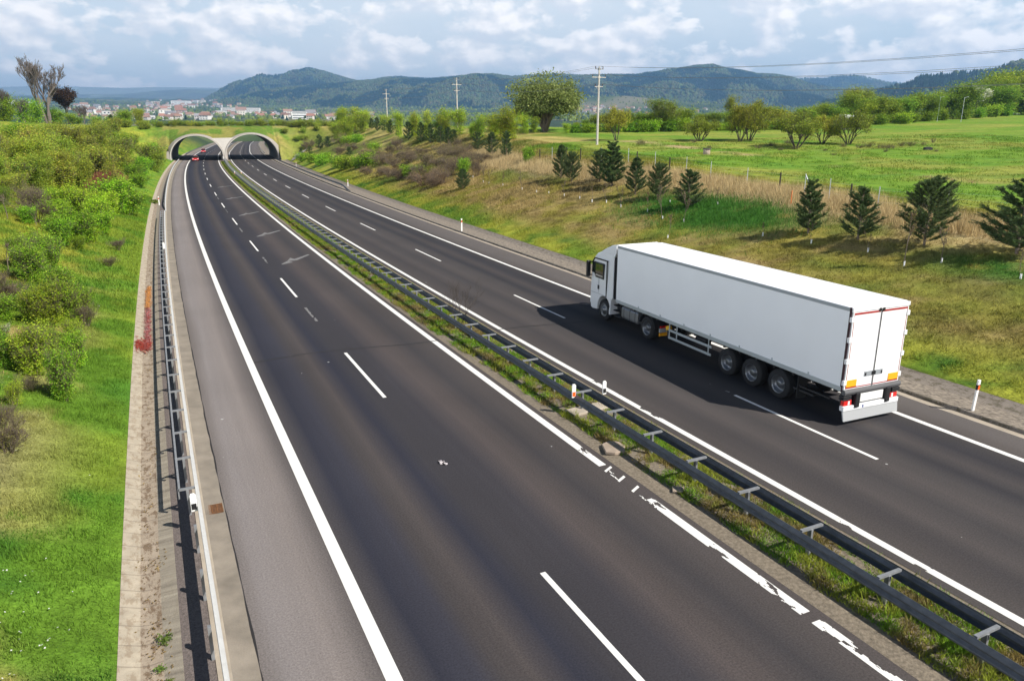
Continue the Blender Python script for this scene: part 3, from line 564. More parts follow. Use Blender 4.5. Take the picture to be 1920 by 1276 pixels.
# mound of earth over the arches
on=np.concatenate([np.arange(-85,-20,3.),np.arange(-20,20,.35),np.arange(20,85,3.)]); sn=np.concatenate([[SF0-3.5],np.linspace(SF0+.8,SF0+16,22),np.linspace(SF0+18,SF1-12,10),np.linspace(SF1-11,SF1-.8,14)])
OO,SS=np.meshgrid(on,sn); X,Y=so2xy(SS,OO); T=terrain(SS,OO,X,Y)
zr=np.zeros_like(on)
for oc,a,hh in ARCH:
    q=np.clip(1-((on-oc)/(a+1.15))**2,0,1); zr=np.maximum(zr,np.sqrt(q)*(hh+.45))
zr=np.where((on>-5)&(on<6),np.maximum(zr,6.35),zr); wing=np.clip(4.4*(1-(np.abs(on-.3)-15.2)/8.),0,4.4)*(np.abs(on-.3)>15.2); zr=np.maximum(zr,wing)
ZR=np.maximum(zr[None],T*sstep(14.6,17.5,np.abs(OO-.3))); top=9.75+.25*(fbm(X/7,Y/7,40)-.5)*2
e=np.clip(np.minimum((SS-SF0-.8)/13,(SF1-.8-SS)/10),0,1); e=e*e*(3-2*e)*.55+e*.45
Zm=ZR*(1-e)+np.maximum(top,ZR)*e; Zm=np.where(np.abs(OO-.3)>15.4,np.maximum(Zm,T+.12),Zm); out_=(np.abs(on-.3)>15.4)&(np.abs(on-.3)<40); Zm[0]=np.where(out_,T[0]-.3,Zm[1]-.02); X[0]=np.where(out_,X[0],X[1]); Y[0]=np.where(out_,Y[0],Y[1])
gc=mixn(np.array((.115,.19,.028)),np.array((.23,.22,.055)),sstep(.42,.58,fbm(X/4,Y/4,41)))
gc=mixn(gc,DRY,np.where(OO>15,.35*sstep(.4,.6,fbm(X/3,Y/3,42)),0)); gc=mixn(gc,gcol(SS,OO,X,Y),sstep(15,24,np.abs(OO)))
struct('earth_mound',np_mesh('earth_mound',np.stack([X,Y,Zm],-1).reshape(-1,3),grid_faces(*X.shape),[m_ground],col=gc.reshape(-1,3),smooth=True))
def mound_z(s,o):
    i=int(np.clip(np.searchsorted(sn,s),0,len(sn)-1)); j=int(np.argmin(np.abs(on-o))); return float(Zm[i,j])
def ground_z(x,y):
    s,o=xy2so(x,y); s=float(s[0]);o=float(o[0])
    if SF0+.8<s<SF1-.8 and abs(o)<80: return mound_z(s,o)
    return float(terrain(np.array([s]),np.array([o]),np.array([float(x)]),np.array([float(y)]))[0])
# pale gravel scar on the slope right of the arch
S=np.linspace(236,262,14); struct('path',loft('path',S,[(16.9+ (S-236)*.18,terrain(S,16.9+(S-236)*.18)+.25),(18.2+(S-236)*.3,terrain(S,18.2+(S-236)*.3)+.3)],[m_arch]))
# ---------------------------------------------------------------- plants
m_leaf=attr_material('foliage',.6,.42,.26,spec=.25); m_needle=attr_material('needles',.55,.1,.1,spec=.3)
m_bark=material('bark',(.16,.125,.09),.9,noise_amt=.3,noise_scale=12.); m_barkp=material('pale_bark',(.42,.36,.27),.9,noise_amt=.3,noise_scale=9.); m_barkd=material('dark_bark',(.075,.06,.05),.9)
m_barkr=material('red_twigs',(.24,.075,.045),.8,noise_amt=.3,noise_scale=9.)
def tubes(segs,n=5):
    """segs: array (k,8): p0(3),p1(3),r0,r1"""
    S=np.asarray(segs,float); P=S[:,:3];Q=S[:,3:6]; d=Q-P; L=np.linalg.norm(d,axis=1,keepdims=True)+1e-9; d=d/L
    ref=np.where(np.abs(d[:,2:3])<.9,np.array([[0,0,1.]]),np.array([[1.,0,0]])); u=np.cross(d,ref); u/=np.linalg.norm(u,axis=1,keepdims=True); w=np.cross(d,u)
    th=2*np.pi*np.arange(n)/n; c=np.cos(th)[None,:,None];s=np.sin(th)[None,:,None]
    R0=P[:,None]+(u[:,None]*c+w[:,None]*s)*S[:,6][:,None,None]; R1=Q[:,None]+(u[:,None]*c+w[:,None]*s)*S[:,7][:,None,None]
    V=np.concatenate([R0,R1],1).reshape(-1,3); b=(np.arange(len(S))*2*n)[:,None]; i=np.arange(n); j=(i+1)%n
    Fq=np.stack([b+i,b+j,b+n+j,b+n+i],-1).reshape(-1,4); return V,Fq
def quads(cen,size,rng,up=.3,aspect=.7,dirs=None):
    n=len(cen); 
    nrm=rng.normal(size=(n,3)); nrm[:,2]+=up*2; nrm/=np.linalg.norm(nrm,axis=1,keepdims=True)
    a=rng.normal(size=(n,3)) if dirs is None else dirs; u=np.cross(nrm,a) if dirs is None else a; u/=np.linalg.norm(u,axis=1,keepdims=True)+1e-9; w=np.cross(nrm,u); w/=np.linalg.norm(w,axis=1,keepdims=True)+1e-9
    sz=np.asarray(size)*np.ones(n); u=u*sz[:,None]; w=w*(sz*aspect)[:,None]
    V=np.stack([cen-u,cen-w*.9+u*.1,cen+u,cen+w*.9+u*.1],1).reshape(-1,3)
    return V,np.arange(4*n).reshape(n,4)
LOWTIPS=[0]
def grow(rng,base,dirn,length,r,levels,split,spread,bend=.25,up=.15,shrink=.68,segs=None,tips=None,steps=3,lev=0):
    p=np.array(base,float); d=np.array(dirn,float); d/=np.linalg.norm(d); L=length/steps
    for k in range(steps):
        nd=d+rng.normal(size=3)*bend*.35; nd[2]+=up*.35; nd/=np.linalg.norm(nd); q=p+nd*L; r1=r*(1-.22*(k+1)/steps*1.3)
        segs.append([*p,*q,r*(1-.22*k/steps*1.3),r1]); 
        if lev>=levels-1 or (levels-lev<=2 and k>0) or (LOWTIPS[0] and (lev>=1 or k>=LOWTIPS[0]-1)): tips.append(q.copy())
        if lev<levels and k>=steps-2:
            m=rng.integers(split[0],split[1]+1)
            for c in range(m):
                ax=rng.normal(size=3); ax-=ax.dot(nd)*nd; ax/=np.linalg.norm(ax)+1e-9; s=spread*rng.uniform(.6,1.25); cd=nd*math.cos(s)+ax*math.sin(s)
                grow(rng,q,cd,length*shrink*rng.uniform(.75,1.15),r1*rng.uniform(.5,.68),levels,split,spread,bend,up,shrink,segs,tips,steps,lev+1)
        p=q; d=nd
PROTO={}
def add_proto(kind,trunkmesh,crownmesh,h,w): PROTO.setdefault(kind,[]).append((trunkmesh,crownmesh,h,w))
def pal(rng,n,cols,bright=.25):
    cols=np.array(cols); t=rng.random(n); i=rng.integers(0,len(cols),n); j=rng.integers(0,len(cols),n); c=cols[i]*(1-t)[:,None]+cols[j]*t[:,None]
    return c*(1+rng.uniform(-bright,bright,n))[:,None]
def finish(kind,segs,tips,rng,nleaf,leaf,cloud,cols,bark,clump=.0,aspect=.7,nt_=4,up=.3,minr=0.004):
    segs=np.array(segs); tips=np.array(tips); segs[:,6:]=np.maximum(segs[:,6:],minr)
    big=segs[segs[:,6]>segs[:,6].max()*.25]; sml=segs[segs[:,6]<=segs[:,6].max()*.25]
    V1,F1=tubes(big,7); V2,F2=tubes(sml,3) if len(sml) else (np.zeros((0,3)),np.zeros((0,4),int))
    tm=np_mesh(kind+'_trunk',np.concatenate([V1,V2]),np.concatenate([F1,F2+len(V1)]),[bark],smooth=True)
    cm=None
    if nleaf:
        # each tip carries a clump whose tint and size differ
        k=rng.integers(0,len(tips),nleaf); tint=1+rng.uniform(-.28,.28,len(tips)); g_=rng.normal(size=(nleaf,3)); g_/=np.linalg.norm(g_,axis=1,keepdims=True); rad=rng.random(nleaf)**.45
        cen=tips[k]+g_*rad[:,None]*(cloud*(.6+.8*rng.random(len(tips)))[k])[:,None]*np.array([1,1,.75])
        cen[:,2]=np.maximum(cen[:,2],.03)
        V,Fq=quads(cen,leaf*rng.uniform(.6,1.3,nleaf),rng,up,aspect); c=pal(rng,nleaf,cols)*tint[k][:,None]
        cm=np_mesh(kind+'_crown',V,Fq,[m_leaf],col=np.repeat(c,4,0)); pts=np.concatenate([cen,segs[:,3:6]])
    else: pts=segs[:,3:6]
    h=float(np.percentile(pts[:,2],99.5)); w=float(np.percentile(pts[:,0],98)-np.percentile(pts[:,0],2)); add_proto(kind,tm,cm,h,w)
G_OLIVE=[(0.27,0.38,0.035),(0.44,0.51,0.055),(0.18,0.28,0.03)]; G_BRIGHT=[(0.274,0.504,0.023),(0.440,0.620,0.045),(0.168,0.336,0.018)]; G_YEL=[(0.461,0.518,0.035),(0.576,0.576,0.055),(0.269,0.365,0.028)]
G_MID=[(0.188,0.325,0.027),(0.300,0.425,0.045),(0.112,0.213,0.021)]; G_DARK=[(0.048,0.096,0.019),(0.080,0.136,0.026),(0.032,0.064,0.015)]; G_WILLOW=[(0.211,0.259,0.049),(0.326,0.355,0.083),(0.134,0.173,0.035)]
BROWN=[(0.240,0.156,0.058),(0.312,0.216,0.086),(0.156,0.102,0.043)]; TWIG=[(0.324,0.270,0.108),(0.405,0.324,0.140),(0.230,0.189,0.076),(0.216,0.230,0.054)]; REDB=[(0.230,0.098,0.041),(0.299,0.138,0.064),(0.149,0.069,0.032)]; WHITE=[(.72,.72,.62),(.6,.62,.5),(.35,.4,.2)]
def young_tree(kind,seed,cols,bark,nleaf=3600,leaf=.075,cloud=.34,stem=1.1,spread=.55,up=.5,levels=4):
    rng=np.random.default_rng(seed); segs=[];tips=[]
    grow(rng,(0,0,-.1),(rng.normal()*.06,rng.normal()*.06,1),stem*1.5,.055,levels,(2,3),spread,.25,up,.66,segs,tips)
    finish(kind,segs,tips,rng,nleaf,leaf,cloud,cols,bark)
def shrub(kind,seed,cols,bark,nleaf=4200,leaf=.05,cloud=.2,stems=9,spread=.45,lean=.55,length=.62,levels=3,up=.25,clumpy=1.):
    rng=np.random.default_rng(seed); segs=[];tips=[]; LOWTIPS[0]=1
    for k in range(stems):
        a=rng.uniform(0,6.28); l=lean*rng.uniform(.25,1.2); grow(rng,(.12*math.cos(a)*rng.random(),.12*math.sin(a)*rng.random(),-.05),(math.cos(a)*l,math.sin(a)*l,1),length*rng.uniform(.6,1.15),.022,levels,(1,3),spread,.3,up,.7,segs,tips)
    LOWTIPS[0]=0; T=np.array(tips); e=T[rng.random(len(T))<.55].copy(); e[:,2]*=rng.uniform(.1,.85,len(e)); e[:,:2]*=rng.uniform(.6,1.08,(len(e),1)); T=np.concatenate([T,e])
    tp=T[T[:,2]>np.percentile(T[:,2],70)]; up_=tp[rng.integers(0,len(tp),max(10,len(T)//14))]; dr_=rng.normal(size=up_.shape)*.5; dr_[:,2]=1; T=np.concatenate([T]+[up_+dr_*k*cloud*.9 for k in (1,1.8,2.5)])
    S_=np.array(segs); S_[:,6:]*=.55; segs=list(S_)
    finish(kind,segs,list(T),rng,nleaf,leaf,cloud,cols,bark,minr=.0022)
for q in range(3):
    shrub('thicket_tree',10+q,G_OLIVE+[(.40,.38,.05),(.30,.38,.04)],m_bark,11000,.042,.18,6,.42,.2,1.3,4,.7); shrub('tall_shrub',20+q,G_YEL+G_BRIGHT,m_bark,5200,.05,.24,3,.45,.16,1.5,4,.8)
    shrub('thicket_olive',30+q,G_OLIVE+[(.42,.36,.07)],m_bark,8500,.032,.15,12,.45,.4,.72,4,.7); shrub('thicket_green',40+q,G_BRIGHT,m_bark,8000,.036,.15,10,.5,.5,.68,4,.6)
    shrub('leafy_shrub',50+q,G_BRIGHT+[(.28,.40,.03),(.36,.42,.05),(.16,.26,.02)],m_bark,10000,.028,.12,13,.48,.34,.74,4,.7); shrub('scrub_bright',60+q,G_BRIGHT+[(.15,.25,.02)],m_bark,3600,.05,.22,9,.5,.8,.5)
    shrub('scrub_twig',70+q,[(.38,.27,.13),(.46,.35,.18),(.27,.19,.09),(.30,.29,.08)],m_bark,3000,.022,.24,16,.4,.7,.6,4); shrub('scrub_brown',80+q,[(.34,.21,.10),(.40,.27,.14),(.25,.15,.075)],m_bark,3000,.022,.2,16,.4,.7,.6,4)
    shrub('crest_tree',90+q,G_MID+G_BRIGHT,m_barkd,4000,.07,.34,4,.55,.3,1.2,4,.5); shrub('treeline_tree',100+q,G_MID+G_OLIVE+[(.18,.23,.04)],m_barkd,7500,.06,.32,4,.5,.3,1.5,4,.6)
    shrub('treeline_bush',110+q,G_MID+G_BRIGHT,m_bark,3200,.06,.26,9,.5,.7,.5); shrub('birch_tall',120+q,[(.26,.32,.04),(.32,.36,.06),(.17,.24,.03)],m_barkp,7000,.05,.26,2,.38,.12,2.0,4,1.)
    shrub('twiggy_shrub',130+q,[(.30,.27,.08),(.34,.36,.05),(.2,.18,.07)],m_bark,2300,.018,.2,14,.4,.55,.6,4)
for q in range(2): shrub('red_twig_bush',140+q,[(.34,.17,.09),(.42,.24,.13),(.24,.13,.07)],m_barkr,1500,.02,.2,22,.35,.45,.62,4); shrub('hedge_bush',150+q,G_OLIVE+[(.32,.33,.06)],m_bark,2200,.06,.24,9,.5,.8,.5); shrub('meadow_bush',155+q,[(.17,.15,.05),(.12,.13,.03),(.22,.17,.08)],m_bark,1400,.03,.2,12,.4,.9,.5)
shrub('white_blossom_bush',160,WHITE,m_bark,2600,.04,.2,10,.5,.7,.5); young_tree('blossom_tree',161,WHITE,m_barkd,4200,.07,.34,up=.9,spread=.35); shrub('yellow_bush',162,[(.32,.36,.04),(.4,.42,.07)],m_bark,3200,.05,.22,9,.5,.7,.5)
def orchard(seed):
    rng=np.random.default_rng(seed); segs=[];tips=[]
    for k in range(5):
        a=k*1.257+rng.uniform(-.3,.3); grow(rng,(.08*math.cos(a),.08*math.sin(a),-.1),(math.cos(a)*.62,math.sin(a)*.62,1),1.15,.055,4,(2,3),.5,.3,.12,.66,segs,tips)
    tips=[t for t in tips if t[2]>.8]; finish('orchard_tree',segs,tips,rng,9500,.05,.34,[(.32,.36,.03),(.42,.42,.05),(.2,.25,.03)],m_barkd,minr=.004)
for q in range(3): orchard(170+q)
def willow():
    rng=np.random.default_rng(180); segs=[];tips=[]
    for k in range(6):
        a=k*1.05; grow(rng,(0,0,0),(math.cos(a)*.45,math.sin(a)*.45,1),2.6,.28,4,(2,3),.5,.25,.1,.7,segs,tips)
    t=np.array(tips); n=420; u=rng.normal(size=(n,3)); u/=np.linalg.norm(u,axis=1,keepdims=True); u[:,2]=np.where(rng.random(n)<.3,-.75*rng.random(n),np.abs(u[:,2]))
    bl=np.array([0,0,4.5])+u*np.array([4.7,4.7,3.9])*(.80+.22*rng.random(n))[:,None]*(.85+.25*fbm(u[:,0]*2.3+5,u[:,1]*2.3+u[:,2]*2,77))[:,None]
    finish('round_willow',segs,list(t[t[:,2]>2.2])+list(bl)*2,rng,60000,.13,.85,[(.27,.31,.08),(.36,.38,.12),(.19,.23,.055)],m_bark,up=.1)
willow()
def bare(kind,seed,h=1.,mat=None,levels=6,spread=.42,nleaf=0,cols=None,r=.14,leaf=.03,cloud=.1,up=.35,stem=2.6):
    rng=np.random.default_rng(seed); segs=[];tips=[]; grow(rng,(0,0,-.2),(0.02,0.02,1),stem,r,levels,(2,3),spread,.2,up,.68,segs,tips,steps=3); finish(kind,segs,tips,rng,nleaf,leaf,cloud,cols,mat or m_barkd,minr=.012)
m_greyb_=material('grey_bark',(.15,.125,.11),.9)
for q in range(2):
    rng=np.random.default_rng(195+q); segs=[];tips=[]
    for k in range(4):
        a=k*1.57+q; grow(rng,(.15*math.cos(a),.15*math.sin(a),-.2),(math.cos(a)*.12,math.sin(a)*.12,1),4.2,.12,5,(2,2),.30,.22,.62,.6,segs,tips)
    finish('bare_tree',segs,tips,rng,0,.03,.1,None,m_greyb_,minr=.009)
bare('copper_tree',195,levels=4,spread=.5,nleaf=7000,cols=[(.075,.04,.022),(.11,.06,.035),(.045,.025,.016)],leaf=.13,cloud=.62)
for q in range(3):
    rng=np.random.default_rng(200+q); segs=[];tips=[]; grow(rng,(0,0,-.1),(.03,.03,1),.95,.016,3,(1,2),.5,.25,.5,.5,segs,tips); finish('sapling',segs,tips,rng,110 if q else 300,.028,.1,[(.17,.12,.06),(.17,.19,.04),(.24,.15,.09)],m_bark,minr=.008)
    rng=np.random.default_rng(210+q); segs=[];tips=[]; grow(rng,(0,0,-.1),(.03,.03,1),.85,.03,4,(1,3),.4,.3,.5,.5,segs,tips); finish('bare_sapling',segs,tips,rng,60,.02,.1,[(.17,.15,.06)],m_bark,minr=.007)
NAMES={'median_tree':('bare_sapling','sapling')}
rng=np.random.default_rng(216); segs=[];tips=[]
for k in range(3): grow(rng,(0,0,-.1),(math.cos(k*2.1)*.28,math.sin(k*2.1)*.28,1),1.0,.014,3,(2,3),.5,.25,.35,.62,segs,tips)
finish('median_tree',segs,tips,rng,0,.02,.1,None,m_barkd,minr=.002)
def pine(kind,seed,h=3.,w=1.15,needles=46,taper=1.,nlen=.085,nw=.0095,step=.25,sub=6):
    rng=np.random.default_rng(seed); segs=[[0,0,-.2,0,0,h*.55,.055,.035],[0,0,h*.55,0,0,h*.97,.035,.012]]; sh=[]
    z=.28
    while z<h*.93:
        f=(z-.28)/(h*.93-.28); R_=w*(.55+.45*math.sin(min(1,f*2.6+.1)*math.pi/2))*(1-f)**(.62*taper)+.16; m=rng.integers(5,8); a0=rng.uniform(0,6.28)
        for k in range(m):
            a=a0+6.283*k/m+rng.uniform(-.3,.3); L=R_*rng.uniform(.65,1.15); rise=rng.uniform(.35,.8)+.6*f
            p=np.array([0,0,z+rng.uniform(-.12,.12)]); N_=4; d=np.array([math.cos(a),math.sin(a),rise*.5])
            for i in range(N_):
                dd=d+np.array([0,0,.16*i]); dd/=np.linalg.norm(dd); q=p+dd*L/N_; segs.append([*p,*q,.016*(1-i/N_)+.004,.016*(1-(i+1)/N_)+.004]); 
                if i>=1: sh.append((p,q))
                if i>=0:
                    for c in range(sub if i else 2):
                        sa=rng.uniform(-1.1,1.1); sd=np.array([math.cos(a+sa),math.sin(a+sa),rng.uniform(.25,1.1)]); sd/=np.linalg.norm(sd); sl=L*.38*rng.uniform(.5,1.2); sh.append((q,q+sd*sl)); segs.append([*q,*(q+sd*sl),.006,.003])
                p=q
            sh.append((p,p+np.array([math.cos(a)*.25,math.sin(a)*.25,.9])*L*.22))
        z+=step*rng.uniform(.85,1.15)
    for k in range(3):
        a=rng.uniform(0,6.28); sh.append((np.array([0,0,h*.86]),np.array([.12*math.cos(a),.12*math.sin(a),h*.99])))
    sh.append((np.array([0,0,h*.9]),np.array([0,0,h*1.03])))
    P=np.array([a for a,b in sh]);Q=np.array([b for a,b in sh]); n=len(sh); k=np.repeat(np.arange(n),needles); t=rng.random(len(k)); d=(Q-P); L=np.linalg.norm(d,axis=1,keepdims=True)+1e-6; d=d/L
    g_=rng.normal(size=(len(k),3)); g_-=(g_*d[k]).sum(1,keepdims=True)*d[k]; g_/=np.linalg.norm(g_,axis=1,keepdims=True); nd=g_*.8+d[k]*.62; nd/=np.linalg.norm(nd,axis=1,keepdims=True)
    b0=P[k]+(Q-P)[k]*t[:,None]; ln=nlen*rng.uniform(.7,1.2,len(k)); side=np.cross(nd,rng.normal(size=(len(k),3))); side/=np.linalg.norm(side,axis=1,keepdims=True)
    V=np.stack([b0-side*nw,b0+side*nw,b0+nd*ln[:,None]],1).reshape(-1,3); Fq=np.arange(len(V)).reshape(-1,3)
    young=(t>.6)&(rng.random(len(k))<.6); c=pal(rng,len(k),[(.075,.125,.035),(.105,.16,.045),(.05,.09,.026)],.25); c[young]*=1.35
    cm=np_mesh(kind+'_crown',V,Fq,[m_needle],col=np.repeat(c,3,0)); V1,F1=tubes(segs,4); add_proto(kind,np_mesh(kind+'_trunk',V1,F1,[m_bark]),cm,h,w*2.0)
for q in range(4): pine('pine',220+q,3.,[1.0,1.15,.95,1.2][q],60,taper=[1,.8,1.1,.9][q],nlen=.075,nw=.0075)
pine('pine_slim',226,3.,.62,60,1.,nlen=.075,nw=.0075)
for q in range(3): pine('pine_small',230+q,3.,.95,20,nw=.02,nlen=.12,step=.36,sub=3)
DATA_ST=(20.1,50.0)
